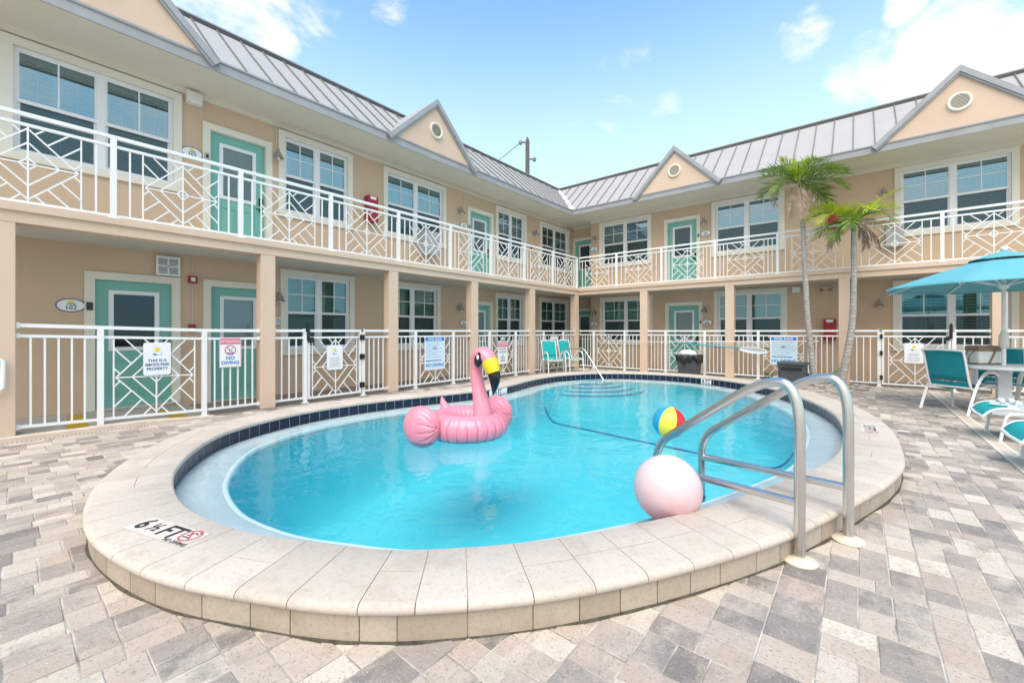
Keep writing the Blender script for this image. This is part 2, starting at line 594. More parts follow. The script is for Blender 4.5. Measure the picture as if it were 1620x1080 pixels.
class MB:
    def __init__(s):
        s.v, s.f, s.mi, s.att, s.cur, s.ca = [], [], [], [], 0, (0, 0, 0)
        s.sm = False

    def face(s, pts):
        b = len(s.v)
        s.v += [tuple(p) for p in pts]
        s.f.append(tuple(range(b, b + len(pts))))
        s.mi.append(s.cur)
        s.att.append(s.ca)

    def mesh(s, verts, faces):
        b = len(s.v)
        s.v += [tuple(p) for p in verts]
        for f in faces:
            s.f.append(tuple(i + b for i in f))
            s.mi.append(s.cur)
            s.att.append(s.ca)

    def box(s, x0, x1, y0, y1, z0, z1):
        V = [(x0, y0, z0), (x1, y0, z0), (x1, y1, z0), (x0, y1, z0), (x0, y0, z1), (x1, y0, z1), (x1, y1, z1), (x0, y1, z1)]
        s.mesh(V, [(0, 3, 2, 1), (4, 5, 6, 7), (0, 1, 5, 4), (1, 2, 6, 5), (2, 3, 7, 6), (3, 0, 4, 7)])

    def bar(s, p, q, w, h=None, up=(0, 0, 1)):
        h = w if h is None else h
        p, q = Vector(p), Vector(q)
        d = (q - p).normalized()
        up = Vector(up)
        if abs(d.dot(up)) > .99:
            up = Vector((1, 0, 0)) if abs(d.x) < .9 else Vector((0, 1, 0))
        a = d.cross(up).normalized() * (w / 2)
        b = a.cross(d).normalized() * (h / 2)
        V = [p - a - b, p + a - b, p + a + b, p - a + b, q - a - b, q + a - b, q + a + b, q - a + b]
        s.mesh(V, [(0, 1, 2, 3), (7, 6, 5, 4), (0, 4, 5, 1), (1, 5, 6, 2), (2, 6, 7, 3), (3, 7, 4, 0)])

    def tube(s, pts, r, n=10, sx=1., closed=False, cap=True):
        pts = [Vector(p) for p in pts]
        m = len(pts)
        R = r if isinstance(r, (list, tuple)) else [r] * m
        V, F = [], []
        prev = None
        for i, p in enumerate(pts):
            if closed:
                d = pts[(i + 1) % m] - pts[i - 1]
            else:
                d = pts[min(i + 1, m - 1)] - pts[max(i - 1, 0)]
            d.normalize()
            if prev is None:
                up = Vector((0, 0, 1)) if abs(d.z) < .9 else Vector((0, 1, 0))
                a = d.cross(up).normalized()
            else:
                a = (prev - d * prev.dot(d)).normalized()
            prev = a
            b = d.cross(a)
            for k in range(n):
                t = 2 * pi * k / n
                V.append(p + (a * cos(t) * sx + b * sin(t)) * R[i])
        for i in range(m if closed else m - 1):
            j = (i + 1) % m
            for k in range(n):
                l = (k + 1) % n
                F.append((i * n + k, i * n + l, j * n + l, j * n + k))
        if cap and not closed:
            F.append(tuple(range(n))[::-1])
            F.append(tuple((m - 1) * n + k for k in range(n)))
        s.mesh(V, F)

    def lathe(s, prof, c=(0, 0, 0), n=24, ax='Z', cap=True):
        V, F = [], []
        for r, z in prof:
            for k in range(n):
                t = 2 * pi * k / n
                p = (r * cos(t), r * sin(t), z)
                if ax == 'X':
                    p = (z, r * cos(t), r * sin(t))
                elif ax == 'Y':
                    p = (r * cos(t), z, r * sin(t))
                V.append((p[0] + c[0], p[1] + c[1], p[2] + c[2]))
        for i in range(len(prof) - 1):
            for k in range(n):
                l = (k + 1) % n
                F.append((i * n + k, i * n + l, (i + 1) * n + l, (i + 1) * n + k))
        if cap:
            F.append(tuple(range(n))[::-1])
            F.append(tuple((len(prof) - 1) * n + k for k in range(n)))
        s.mesh(V, F)

    def ellipsoid(s, c, r, nu=24, nv=14, fn=None, rot=None):
        V, F = [], []
        for i in range(nv + 1):
            ph = pi * i / nv
            for k in range(nu):
                t = 2 * pi * k / nu
                u = Vector((sin(ph) * cos(t), sin(ph) * sin(t), cos(ph)))
                sc = fn(u) if fn else 1
                p = Vector((u.x * r[0], u.y * r[1], u.z * r[2])) * sc
                if rot is not None:
                    p = rot @ p
                V.append(p + Vector(c))
        for i in range(nv):
            for k in range(nu):
                l = (k + 1) % nu
                F.append((i * nu + k, (i + 1) * nu + k, (i + 1) * nu + l, i * nu + l))
        s.mesh(V, F)

    def map(s, fn):
        s.v = [tuple(fn(*p)) for p in s.v]
        return s

    def build(s, name, mats, parent=None, smooth=False, local=False, bevel=0., loc=None, attr=False, weld=True, angle=None):
        me = bpy.data.meshes.new(name)
        if not isinstance(mats, (list, tuple)):
            mats = [mats]
        V = s.v
        off = None
        if parent is not None and not local:
            inv = wm_of(parent).inverted()
            V = [inv @ Vector(p) for p in V]
        elif parent is None and not local:
            if loc is None:
                xs, ys, zs = zip(*V)
                loc = ((min(xs) + max(xs)) / 2, (min(ys) + max(ys)) / 2, min(zs))
            off = Vector(loc)
            V = [Vector(p) - off for p in V]
        me.from_pydata([tuple(p) for p in V], [], s.f)
        for m in mats:
            me.materials.append(MT[m] if isinstance(m, str) else m)
        me.polygons.foreach_set('material_index', s.mi)
        if attr:
            ca = me.color_attributes.new('paver', 'FLOAT_COLOR', 'CORNER')
            buf = []
            for p, c in zip(me.polygons, s.att):
                buf += [c[0], c[1], c[2], 1.] * p.loop_total
            ca.data.foreach_set('color', buf)
        if weld or bevel:
            bm = bmesh.new()
            bm.from_mesh(me)
            if weld:
                bmesh.ops.remove_doubles(bm, verts=bm.verts, dist=1e-5)
            bmesh.ops.recalc_face_normals(bm, faces=bm.faces)
            bm.to_mesh(me)
            bm.free()
        if smooth:
            me.polygons.foreach_set('use_smooth', [True] * len(me.polygons))
            if angle:
                me.set_sharp_from_angle(angle=radians(angle))
        o = bpy.data.objects.new(name, me)
        COL.objects.link(o)
        if parent is not None:
            o.parent = parent
        elif off is not None:
            o.location = off
        if bevel:
            md = o.modifiers.new('bevel', 'BEVEL')
            md.width = bevel
            md.segments = 2
            md.limit_method = 'ANGLE'
        return o


def children(o):
    return [c for c in bpy.data.objects if c.parent == o]


def copy_tree(o, parent=None):
    c = o.copy()
    COL.objects.link(c)
    c.parent = parent
    for ch in children(o):
        copy_tree(ch, c)
    return c


def text2d(s, size, bold=.0, align='CENTER', sx=1.):
    cu = bpy.data.curves.new('lettering', 'FONT')
    cu.body = s
    cu.size = size
    cu.align_x = align
    cu.align_y = 'CENTER'
    cu.offset = bold * size
    cu.resolution_u = 2
    cu.fill_mode = 'FRONT'
    o = bpy.data.objects.new('lettering', cu)
    COL.objects.link(o)
    dg = bpy.context.evaluated_depsgraph_get()
    dg.update()
    ev = o.evaluated_get(dg)
    me = ev.to_mesh()
    V = [(v.co.x * sx, v.co.y) for v in me.vertices]
    F = [tuple(p.vertices) for p in me.polygons]
    ev.to_mesh_clear()
    bpy.data.objects.remove(o)
    bpy.data.curves.remove(cu)
    return V, F


# facade frames: (along, outward, up) -> world
XW, XF, XL = -9.0, -7.97, -7.56
YW, YF, YB = 14.28, 13.0, 12.79


def FL(a, d, z):
    return (XW + d, a, z)


def FR(a, d, z):
    return (a, YW - d, z)


def fbox(mb, F, a0, a1, d0, d1, z0, z1):
    c = [F(a, d, z) for a in (a0, a1) for d in (d0, d1) for z in (z0, z1)]
    mb.mesh(c, [(0, 1, 3, 2), (4, 6, 7, 5), (0, 4, 5, 1), (2, 3, 7, 6), (0, 2, 6, 4), (1, 5, 7, 3)])


def fquad(mb, F, a0, a1, d, z0, z1):
    mb.face([F(a0, d, z0), F(a1, d, z0), F(a1, d, z1), F(a0, d, z1)])


# ------------------------------------------------------------------ pool outline
def catmull(P, n):
    out = []
    m = len(P)
    for i in range(m):
        p0, p1, p2, p3 = (Vector(P[(i + k - 1) % m]) for k in range(4))
        for j in range(n):
            t = j / n
            out.append(.5 * ((2 * p1) + (p2 - p0) * t + (2 * p0 - 5 * p1 + 4 * p2 - p3) * t * t + (3 * p1 - p0 - 3 * p2 + p3) * t ** 3))
    return out


INN = [(-1.824, 1.244), (-2.267, 1.0), (-2.65, .825), (-3.2, .713), (-3.6, .715), (-4.0, .775), (-4.31, .861), (-4.84, 1.098), (-5.42, 1.502),
       (-5.78, 2.05), (-5.99, 2.65), (-6.05, 3.3), (-6.0, 4.0), (-5.82, 4.8), (-5.64, 5.5), (-5.58, 6.15), (-5.68, 6.9), (-5.86, 7.6), (-5.97, 8.4),
       (-5.93, 9.15), (-5.66, 9.9), (-5.17, 10.5), (-4.5, 10.87), (-3.6, 11.0), (-2.7, 10.78), (-1.9, 10.3), (-1.3, 9.65), (-.93, 9.05), (-.58, 8.3),
       (-.30, 7.46), (-.165, 6.7), (-.11, 5.9), (-.121, 4.94), (-.21, 4.4), (-.328, 3.985), (-.5, 3.45), (-.727, 2.829), (-1.0, 2.29), (-1.21, 1.942),
       (-1.43, 1.64)]
raw = catmull([Vector((*p, 0)) for p in INN], 16)


def resample(P, n):
    m = len(P)
    L = [0]
    for i in range(m):
        L.append(L[-1] + (P[(i + 1) % m] - P[i]).length)
    out, j = [], 0
    for k in range(n):
        t = L[-1] * k / n
        while L[j + 1] < t:
            j += 1
        f = (t - L[j]) / (L[j + 1] - L[j])
        out.append(P[j].lerp(P[(j + 1) % m], f))
    return out, L[-1]


NO = 432
OUT, PERIM = resample(raw, NO)
for _ in range(6):
    OUT = [(OUT[i - 1] + OUT[i] * 2 + OUT[(i + 1) % NO]) / 4 for i in range(NO)]
area = sum(OUT[i].x * OUT[(i + 1) % NO].y - OUT[(i + 1) % NO].x * OUT[i].y for i in range(NO))
sgn = 1 if area > 0 else -1
NRM = []
for i in range(NO):
    d = (OUT[(i + 2) % NO] - OUT[i - 2]).normalized()
    NRM.append(Vector((d.y, -d.x, 0)) * sgn)          # outward


def ring(off, z):
    return [(OUT[i].x + NRM[i].x * off, OUT[i].y + NRM[i].y * off, z) for i in range(NO)]


def sweep(mb, prof, i0=0, i1=None, closed=True, f0=0., f1=0.):
    """profile = [(offset, z)] swept along the pool outline between sample indices"""
    idx = range(NO + 1) if i1 is None else range(i0, i1 + 1)
    n = len(prof)
    V, F = [], []
    idx = list(idx)
    for q, i in enumerate(idx):
        p, nn = OUT[i % NO], NRM[i % NO]
        if q == 0 and f0:
            p = p.lerp(OUT[(i + 1) % NO], f0)
        if q == len(idx) - 1 and f1:
            p = p.lerp(OUT[(i - 1) % NO], f1)
        for o, z in prof:
            V.append((p.x + nn.x * o, p.y + nn.y * o, z))
    m = len(idx)
    for q in range(m - 1):
        for k in range(n if closed else n - 1):
            l = (k + 1) % n
            F.append((q * n + k, q * n + l, (q + 1) * n + l, (q + 1) * n + k))
    if closed and i1 is not None:
        F.append(tuple(range(n)))
        F.append(tuple((m - 1) * n + k for k in range(n))[::-1])
    mb.mesh(V, F)


# ------------------------------------------------------------------ the ground
def poly_with_hole(mb, outer, hole):
    bm = bmesh.new()
    ed = []
    for loop in (outer, hole):
        vs = [bm.verts.new(p) for p in loop]
        ed += [bm.edges.new((vs[i], vs[(i + 1) % len(vs)])) for i in range(len(vs))]
    bmesh.ops.triangle_fill(bm, edges=ed, use_beauty=True)
    bm.verts.index_update()
    mb.mesh([v.co[:] for v in bm.verts], [[v.index for v in f.verts] for f in bm.faces])
    bm.free()


mb = MB()
poly_with_hole(mb, [(400 * cos(2 * pi * k / 32), 400 * sin(2 * pi * k / 32), -.004) for k in range(32)], ring(.2, -.004)[::4])
tag(mb.build('ground', 'sand'), kind='structure')


def inside_pool(x, y, off):
    best, bi = 1e9, 0
    for i in range(0, NO, 6):
        d = (OUT[i].x - x) ** 2 + (OUT[i].y - y) ** 2
        if d < best:
            best, bi = d, i
    v = Vector((x, y, 0)) - OUT[bi]
    return v.dot(NRM[bi]) < off


# paving blocks, laid in strips of random blocks, one sheet of material with a real joint between blocks
mb = MB()
u_ = .063


def block(x, y, w, l):
    if x < -7.45 and y < 2.05:
        return
    cx_, cy_ = x + w / 2, y + l / 2
    far = (cx_ + 3.2) ** 2 + (cy_ - 5.8) ** 2
    if far < 60 and inside_pool(cx_, cy_, .30):
        return
    g = .0030
    z = random.uniform(-.0016, .0012)
    tx, ty = random.uniform(-.001, .001), random.uniform(-.001, .001)
    b = .004
    a = [(x + g, y + g), (x + w - g, y + g), (x + w - g, y + l - g), (x + g, y + l - g)]
    c = [(x + g + b, y + g + b), (x + w - g - b, y + g + b), (x + w - g - b, y + l - g - b), (x + g + b, y + l - g - b)]
    zz = [z - tx - ty, z + tx - ty, z + tx + ty, z - tx + ty]
    mb.ca = (random.random(), random.random(), random.random())
    V = [(p[0], p[1], -.003) for p in a] + [(p[0], p[1], q) for p, q in zip(c, zz)]
    mb.mesh(V, [(4, 5, 6, 7), (0, 1, 5, 4), (1, 2, 6, 5), (2, 3, 7, 6), (3, 0, 4, 7)])


x = -7.5
while x < 5.0:
    six = random.random() < .35
    w = (6 if six else random.choice((2, 2, 2, 3))) * u_
    y = -1.2 + random.random() * .2
    while y < 12.95:
        if six:
            kind = random.random()
            if kind < .4:
                l, cells = 3 * u_, (2, 2, 2)
            elif kind < .75:
                l, cells = 2 * u_, (3, 3)
            else:
                l, cells = 2 * u_, (2, 2, 2)
            xx = x
            for c_ in cells:
                block(xx, y, c_ * u_, l)
                xx += c_ * u_
        else:
            l = random.choice((2, 3, 3, 3) if w < .2 else (2, 2, 3, 3)) * u_
            block(x, y, w, l)
        y += l
    x += w
# the same blocks under the galleries, tones darkened to paint in the shade
for X0, X1, Y0_, Y1_ in ((-9.0, -7.5, 2.02, 14.75), (-7.5, 5.0, 12.95, 14.28)):
    x = X0
    while x < X1 - .02:
        w = min(2 * u_, X1 - x)
        y = Y0_
        while y < Y1_ - .02:
            l = min(random.choice((2, 3, 3)) * u_, Y1_ - y)
            g = .002
            mb.ca = (random.random() * .16, random.random() * .2, random.random())
            mb.face([(x + g, y + g, -.001), (x + w - g, y + g, -.001), (x + w - g, y + l - g, -.001), (x + g, y + l - g, -.001)])
            y += l
        x += w
tag(mb.build('paving', 'paver', attr=True, weld=False), kind='structure')

mb = MB()
V = []
for y, z in ((-3.2, .065), (1.2, .062), (2.0, .004)):
    for xx in (-9.05, -7.56):
        V.append((xx, y, z))
mb.mesh(V, [(0, 1, 3, 2), (2, 3, 5, 4)])
tag(mb.build('walkway', 'concrete', weld=False), kind='structure')
mb = MB()
V = []
for y, z in ((-3.2, .069), (1.2, .066), (2.0, .008)):
    V += [(-7.56, y, -.01), (-7.56, y, z), (-7.50, y, z), (-7.485, y, z - .012), (-7.485, y, -.01)]
F = [(i * 5 + k, i * 5 + k + 1, i * 5 + k + 6, i * 5 + k + 5) for i in range(2) for k in range(4)]
mb.mesh(V, F)
tag(mb.build('kerb', 'curb', weld=False), kind='structure')

# ------------------------------------------------------------------ swimming pool
pool = thing('swimming_pool', 'kidney shaped turquoise swimming pool with raised cream stone coping', 'swimming pool', (-3.2, 5.8, -1.3))
CT, NOSE, WL = .166, .43, .045
mb, rb = MB(), MB()
step_ = 5
i = 0
while i < NO:
    n_ = min(random.choice((4, 4, 4, 3)), NO - i)
    if NO - i - n_ < 3:
        n_ = NO - i
    g = .035
    t = random.random()
    mb.ca = (t, random.random(), random.random())
    prof = [(-.02, .122), (-.026, .14), (-.022, .156), (-.008, CT), (NOSE - .034, CT), (NOSE - .016, CT - .005), (NOSE - .004, CT - .015), (NOSE, CT - .028), (NOSE - .004, CT - .042),
            (NOSE - .016, CT - .052)]
    if random.random() < .55 and not (120 < i < 180):
        split = NOSE * random.uniform(.42, .5)
        sweep(mb, [(-.02, .122), (-.026, .14), (-.022, .156), (-.008, CT), (split - .002, CT), (split - .002, .122)], i, i + n_, True, g, g)
        mb.ca = (min(1, max(0, t + random.uniform(-.3, .3))), random.random(), random.random())
        sweep(mb, [(split + .002, .122), (split + .002, CT)] + prof[4:], i, i + n_, True, g, g)
    else:
        sweep(mb, prof, i, i + n_, True, g, g)
    i += n_
cop = mb.build('coping', 'coping', pool, attr=True, weld=False, smooth=True, angle=45)
i = 0
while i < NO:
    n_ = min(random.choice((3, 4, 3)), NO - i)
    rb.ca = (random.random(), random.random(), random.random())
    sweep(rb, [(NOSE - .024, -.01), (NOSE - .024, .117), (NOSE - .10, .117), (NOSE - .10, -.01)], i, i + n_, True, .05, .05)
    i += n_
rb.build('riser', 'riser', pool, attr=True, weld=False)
mb = MB()
sweep(mb, [(-.012, .119), (-.012, .158), (NOSE - .035, .158), (NOSE - .035, .0), (NOSE - .15, 0)], closed=False)
mb.build('mortar_bed', 'curb', pool)
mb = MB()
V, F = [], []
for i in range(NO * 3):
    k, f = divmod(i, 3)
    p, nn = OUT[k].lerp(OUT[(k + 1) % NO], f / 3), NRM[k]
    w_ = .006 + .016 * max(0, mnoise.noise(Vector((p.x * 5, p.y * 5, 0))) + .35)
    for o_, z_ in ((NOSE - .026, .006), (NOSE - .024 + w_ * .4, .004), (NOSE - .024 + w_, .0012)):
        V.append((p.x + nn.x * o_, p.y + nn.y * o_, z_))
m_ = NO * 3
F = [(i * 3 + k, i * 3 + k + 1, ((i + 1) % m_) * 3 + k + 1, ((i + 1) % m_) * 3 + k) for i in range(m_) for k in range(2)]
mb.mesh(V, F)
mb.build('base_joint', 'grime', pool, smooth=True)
# waterline tiles
tb, gb = MB(), MB()
nt = int(PERIM / .155)
for k in range(nt):
    a = (k + .03) / nt * NO
    b = (k + .97) / nt * NO
    V = []
    for t in (a, (a + b) / 2, b):
        i0 = int(t) % NO
        p = OUT[i0].lerp(OUT[(i0 + 1) % NO], t - int(t))
        nn = NRM[i0]
        for z in (-.045, .118):
            V.append((p.x - nn.x * .003, p.y - nn.y * .003, z))
    tb.mesh(V, [(0, 1, 3, 2), (2, 3, 5, 4)])
tb.build('waterline_tiles', 'tile', pool, weld=False)
sweep(gb, [(.0, .12), (.0, -.2)], closed=False)
gb.build('tile_grout', 'tilegap', pool)
# ledge, wall and floor
LW = .37
mb = MB()
sweep(mb, [(.01, -.02), (-LW + .02, -.02), (-LW, -.04), (-LW, -.10)], closed=False)
mb.build('ledge', 'ledge', pool, smooth=True, angle=50)
mb = MB()
sweep(mb, [(-LW + .035, -.0185), (-LW + .012, -.016), (-LW - .006, -.026), (-LW - .008, -.06)], closed=False)
mb.build('ledge_rim', 'rim', pool, smooth=True, angle=70)


def floor_z(y):
    t = max(0, min(1, (7.25 - y) / 4.5))
    return -.72 - .5 * (t * t * (3 - 2 * t))


mb = MB()
rows = [ring(-LW, -.10)]
for q in (.02, .05, .1, .17, .26, .38, .52, .68, .84, 1.0):
    r1 = []
    for i in range(NO):
        p = OUT[i] - NRM[i] * (LW + 0.5 * q)
        fz = floor_z(p.y)
        r1.append((p.x, p.y, -.10 + (fz + .10) * (1 - (1 - q) ** 3)))
    rows.append(r1)
cen = Vector((-3.0, 5.8))
for k in range(1, 12):
    f = k / 12
    rows.append([(p[0] + (cen.x - p[0]) * f, p[1] + (cen.y - p[1]) * f, floor_z(p[1] + (cen.y - p[1]) * f)) for p in r1])
V = [p for r in rows for p in r]
F = []
for q in range(len(rows) - 1):
    for k in range(NO):
        l = (k + 1) % NO
        F.append((q * NO + k, q * NO + l, (q + 1) * NO + l, (q + 1) * NO + k))
F.append(tuple((len(rows) - 1) * NO + k for k in range(NO)))
mb.mesh(V, F)
mb.build('basin', 'basin', pool, smooth=True, angle=60)


def basin_z(x, y):
    d2, i = min(((OUT[i].x - x) ** 2 + (OUT[i].y - y) ** 2, i) for i in range(0, NO, 2))
    q = max(0, min(1, (sqrt(d2) - LW) / .5))
    return -.10 + (floor_z(y) + .10) * (1 - (1 - q) ** 3)


mb = MB()
V = []
NL = 60
for k in range(NL + 1):
    t = k / NL
    x = -5.38 + t * 4.78
    y = 7.63 - .60 * t
    V += [(x, y - .035, basin_z(x, y - .035) + .010), (x, y + .035, basin_z(x, y + .035) + .010)]
mb.mesh(V, [(2 * k, 2 * k + 1, 2 * k + 3, 2 * k + 2) for k in range(NL)])
mb.build('lane_line', 'lane', pool)
# round entry steps in the far corner, each tread edged with dark tile
SC = Vector((-5.75, 10.05))
for k, (r_, z_) in enumerate(((.50, -.015), (.76, -.07), (1.02, -.125), (1.29, -.18), (1.56, -.24))):
    mb = MB()
    mb.lathe([(.02, z_), (r_ - .045, z_)], (SC.x, SC.y, 0), 72, cap=False)
    mb.cur = 1
    mb.lathe([(r_ - .045, z_), (r_, z_), (r_, z_ - .03)], (SC.x, SC.y, 0), 72, cap=False)
    mb.cur = 0
    mb.lathe([(r_, z_ - .03), (r_ + .02, z_ - .07), (r_ + .45, -.62), (r_ + .6, -.74)], (SC.x, SC.y, 0), 72, cap=False)
    mb.build('step', ['steptile' if k < 4 else 'basin', 'step_edge'], pool, smooth=True, angle=40)


def flat_marker(name, c, xd, w, h, parts, parent):
    """a painted depth marker lying on the coping; parts = [(text,x,y,size,bold,mat)]"""
    c = Vector(c)
    xd = Vector((*xd, 0)).normalized()
    yd = Vector((-xd.y, xd.x, 0))
    mb = MB()
    mb.face([c + xd * a + yd * b for a, b in ((-w / 2, -h / 2), (w / 2, -h / 2), (w / 2, h / 2), (-w / 2, h / 2))])
    o = mb.build(name, 'markerwhite', parent)
    mb = MB()
    mats = ['ink', 'pink_red']
    for s_, x_, y_, sz, bd, mi in parts:
        V, F = text2d(s_, sz, bd)
        mb.cur = mi
        mb.mesh([c + xd * (x_ + p[0]) + yd * (y_ + p[1]) + Vector((0, 0, .002)) for p in V], F)
    return o, mb, c, xd, yd, mats


def disc_ring(mb, c, xd, yd, r, w, n=28, lift=Vector((0, 0, .002)), slash=True):
    V, F = [], []
    for k in range(n):
        t = 2 * pi * k / n
        for rr in (r - w, r):
            V.append(c + xd * cos(t) * rr + yd * sin(t) * rr + lift)
    F = [(2 * k, 2 * k + 1, (2 * k + 3) % (2 * n), (2 * k + 2) % (2 * n)) for k in range(n)]
    mb.mesh(V, F)
    if slash:
        a = (xd - yd).normalized()
        b = (xd + yd).normalized()
        mb.face([c + a * (r - w) * s1 + b * (w * .4) * s2 + lift * 1.2 for s1, s2 in ((-1, -1), (1, -1), (1, 1), (-1, 1))])


o, mb, c, xd, yd, mm = flat_marker('depth_marker', (-2.98, .562, CT + .002), (.59, .175), .54, .15,
                                   [('6', -.20, .0, .15, .02, 0), ('½', -.09, .0, .105, .02, 0), ('FT', .055, .0, .15, .02, 0), ('NO DIVING', .19, -.060, .036, .015, 0)], pool)
mb.cur = 1
disc_ring(mb, c + xd * .195 + yd * .018, xd, yd, .058, .009)
mb.cur = 0
pc = c + xd * .195 + yd * .018
for p, q in (((-.035, -.02), (.02, -.02)), ((-.02, -.01), (.0, .03)), ((0, .03), (.03, .02)), ((.02, .035), (.032, .045))):
    mb.bar(pc + xd * p[0] + yd * p[1] + Vector((0, 0, .002)), pc + xd * q[0] + yd * q[1] + Vector((0, 0, .002)), .006, .001)
mb.build('lettering', mm, o)
o, mb, c, xd, yd, mm = flat_marker('depth_marker', (.10, 6.29, CT + .002), (.02, -1), .46, .16, [('FT', .0, -.01, .15, .012, 0), ('5', -.15, -.01, .15, .012, 0)], pool)
mb.cur = 1
disc_ring(mb, c + xd * .16 + yd * .01, xd, yd, .06, .01)
mb.build('lettering', mm, o)


def tile_marker(i, txt):
    p, n = OUT[i], NRM[i]
    xd = Vector((-n.y, n.x, 0))
    xd = xd if xd.dot(Vector((cos(TH), sin(TH), 0))) > 0 else -xd
    c = Vector((p.x, p.y, .06)) - n * .006
    mb = MB()
    mb.face([c + xd * a + Vector((0, 0, b)) for a, b in ((-.30, -.058), (.30, -.058), (.30, .058), (-.30, .058))])
    o = mb.build('depth_marker', 'signwhite', pool)
    mb = MB()
    V, F = text2d(txt, .12, .012)
    mb.mesh([c - n * .003 + xd * q[0] + Vector((0, 0, q[1])) for q in V], F)
    mb.build('lettering', 'ink', o)


def near_i(x, y):
    return min(range(NO), key=lambda i: (OUT[i].x - x) ** 2 + (OUT[i].y - y) ** 2)


tile_marker(near_i(-5.58, 6.3), '5 FT')
tile_marker(near_i(-2.85, 10.82), '4 FT')

mb = MB()
mb.face(ring(-.004, WL)[::sgn])
tag(mb.build('pool_water', 'water', weld=False), kind='structure')

# ------------------------------------------------------------------ the motel
bld = thing('motel_building', 'two storey beige stucco motel with grey metal roof wrapping round the pool court', 'building', (-9, 14.28, 0))
L0, L1 = -3.2, 14.75
R0, R1 = -7.91, 4.9
TW = .115

L_UP = [(-.07, 1.915, 3.66, 5.355, 's'), (3.474, 5.075, 3.61, 5.345, 'b'), (5.887, 7.909, 3.61, 5.335, 'b'), (10.02, 11.615, 3.61, 5.335, 'b'), (12.448, 14.45, 3.61, 5.335, 'b')]
L_LO = [(3.51, 5.118, .795, 2.54, 'b'), (5.887, 7.70, .795, 2.54, 'b'), (9.99, 11.50, .795, 2.54, 'b'), (12.40, 14.42, .795, 2.54, 'b')]
R_UP = [(-7.54, -5.54, 3.63, 5.36, 'b'), (-3.60, -1.64, 3.63, 5.36, 'b'), (.692, 2.736, 3.63, 5.375, 'b')]
R_LO = [(-7.52, -5.50, .795, 2.545, 'b'), (-3.53, -1.575, .795, 2.545, 'b'), (.66, 2.727, .795, 2.545, 's')]
L_DU = [(2.211, 3.357, 2.76, 5.017, 'l'), (8.753, 9.902, 2.76, 5.01, 'l')]
L_DL = [(.734, 1.895, .065, 2.194, 'd'), (2.22, 3.37, .0, 2.203, 'l'), (8.753, 9.86, .0, 2.203, 'l')]
R_DU = [(-5.10, -3.935, 2.76, 5.05, 'm')]
R_DL = [(-5.06, -3.862, .0, 2.24, 'l')]
CY = 14.75            # recessed door in the corner


def FC(a, d, z):
    return (a, CY - d, z)


C_DU = [(-8.99, -7.95, 2.76, 5.03, 'd')]
C_DL = [(-8.99, -7.95, .0, 2.2, 'm')]


def wall_grid(mb, F, a0, a1, z0, z1, holes, depth=.16):
    A = sorted({a0, a1, *[h[0] for h in holes], *[h[1] for h in holes]})
    Z = sorted({z0, z1, *[h[2] for h in holes], *[h[3] for h in holes]})
    for i in range(len(A) - 1):
        for j in range(len(Z) - 1):
            ca, cz = (A[i] + A[i + 1]) / 2, (Z[j] + Z[j + 1]) / 2
            if any(h[0] < ca < h[1] and h[2] < cz < h[3] for h in holes):
                continue
            fquad(mb, F, A[i], A[i + 1], 0, Z[j], Z[j + 1])
    for h in holes:
        for a in (h[0], h[1]):
            mb.face([F(a, 0, h[2]), F(a, -depth, h[2]), F(a, -depth, h[3]), F(a, 0, h[3])])
        for z in (h[2], h[3]):
            mb.face([F(h[0], 0, z), F(h[1], 0, z), F(h[1], -depth, z), F(h[0], -depth, z)])


def hole_of(w, door=False):
    t = TW - .01
    return (w[0] + t, w[1] - t, w[2] if door else w[2] + t, w[3] - t)


mb = MB()
wall_grid(mb, FL, L0, L1, 0, 2.66, [hole_of(w) for w in L_LO] + [hole_of(w, 1) for w in L_DL])
wall_grid(mb, FL, L0, L1, 2.66, 5.60, [hole_of(w) for w in L_UP] + [hole_of(w, 1) for w in L_DU])
wall_grid(mb, FR, R0, R1, 0, 2.66, [hole_of(w) for w in R_LO] + [hole_of(w, 1) for w in R_DL])
wall_grid(mb, FR, R0, R1, 2.66, 5.60, [hole_of(w) for w in R_UP] + [hole_of(w, 1) for w in R_DU])
wall_grid(mb, FC, XW, R0, 0, 2.66, [hole_of(w, 1) for w in C_DL])
wall_grid(mb, FC, XW, R0, 2.66, 5.60, [hole_of(w, 1) for w in C_DU])
mb.face([(R0, YW, 0), (R0, CY, 0), (R0, CY, 5.6), (R0, YW, 5.6)])
mb.build('wall', 'stucco', bld, weld=False)
mb = MB()
mb.face([(-17, L0, 0), (XW, L0, 0), (XW, L0, 7.0), (-17, L0, 7.0)])
mb.face([(R1, YW, 0), (R1, 22, 0), (R1, 22, 7.0), (R1, YW, 7.0)])
mb.face([(-17, L0, 0), (-17, 22, 0), (-17, 22, 7.0), (-17, L0, 7.0)])
mb.face([(-17, 22, 0), (R1, 22, 0), (R1, 22, 7.0), (-17, 22, 7.0)])
mb.build('outer_wall', 'stucco', bld, weld=False)
# dark rooms behind the glass
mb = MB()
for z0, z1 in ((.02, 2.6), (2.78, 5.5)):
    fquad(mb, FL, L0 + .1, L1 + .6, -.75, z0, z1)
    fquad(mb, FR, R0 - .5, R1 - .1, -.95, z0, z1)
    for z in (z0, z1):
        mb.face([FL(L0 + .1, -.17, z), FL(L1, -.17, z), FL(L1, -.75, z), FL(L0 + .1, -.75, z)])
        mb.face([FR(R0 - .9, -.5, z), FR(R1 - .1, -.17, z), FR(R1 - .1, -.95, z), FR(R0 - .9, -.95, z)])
mb.build('interior_wall', 'dark', bld, weld=False)


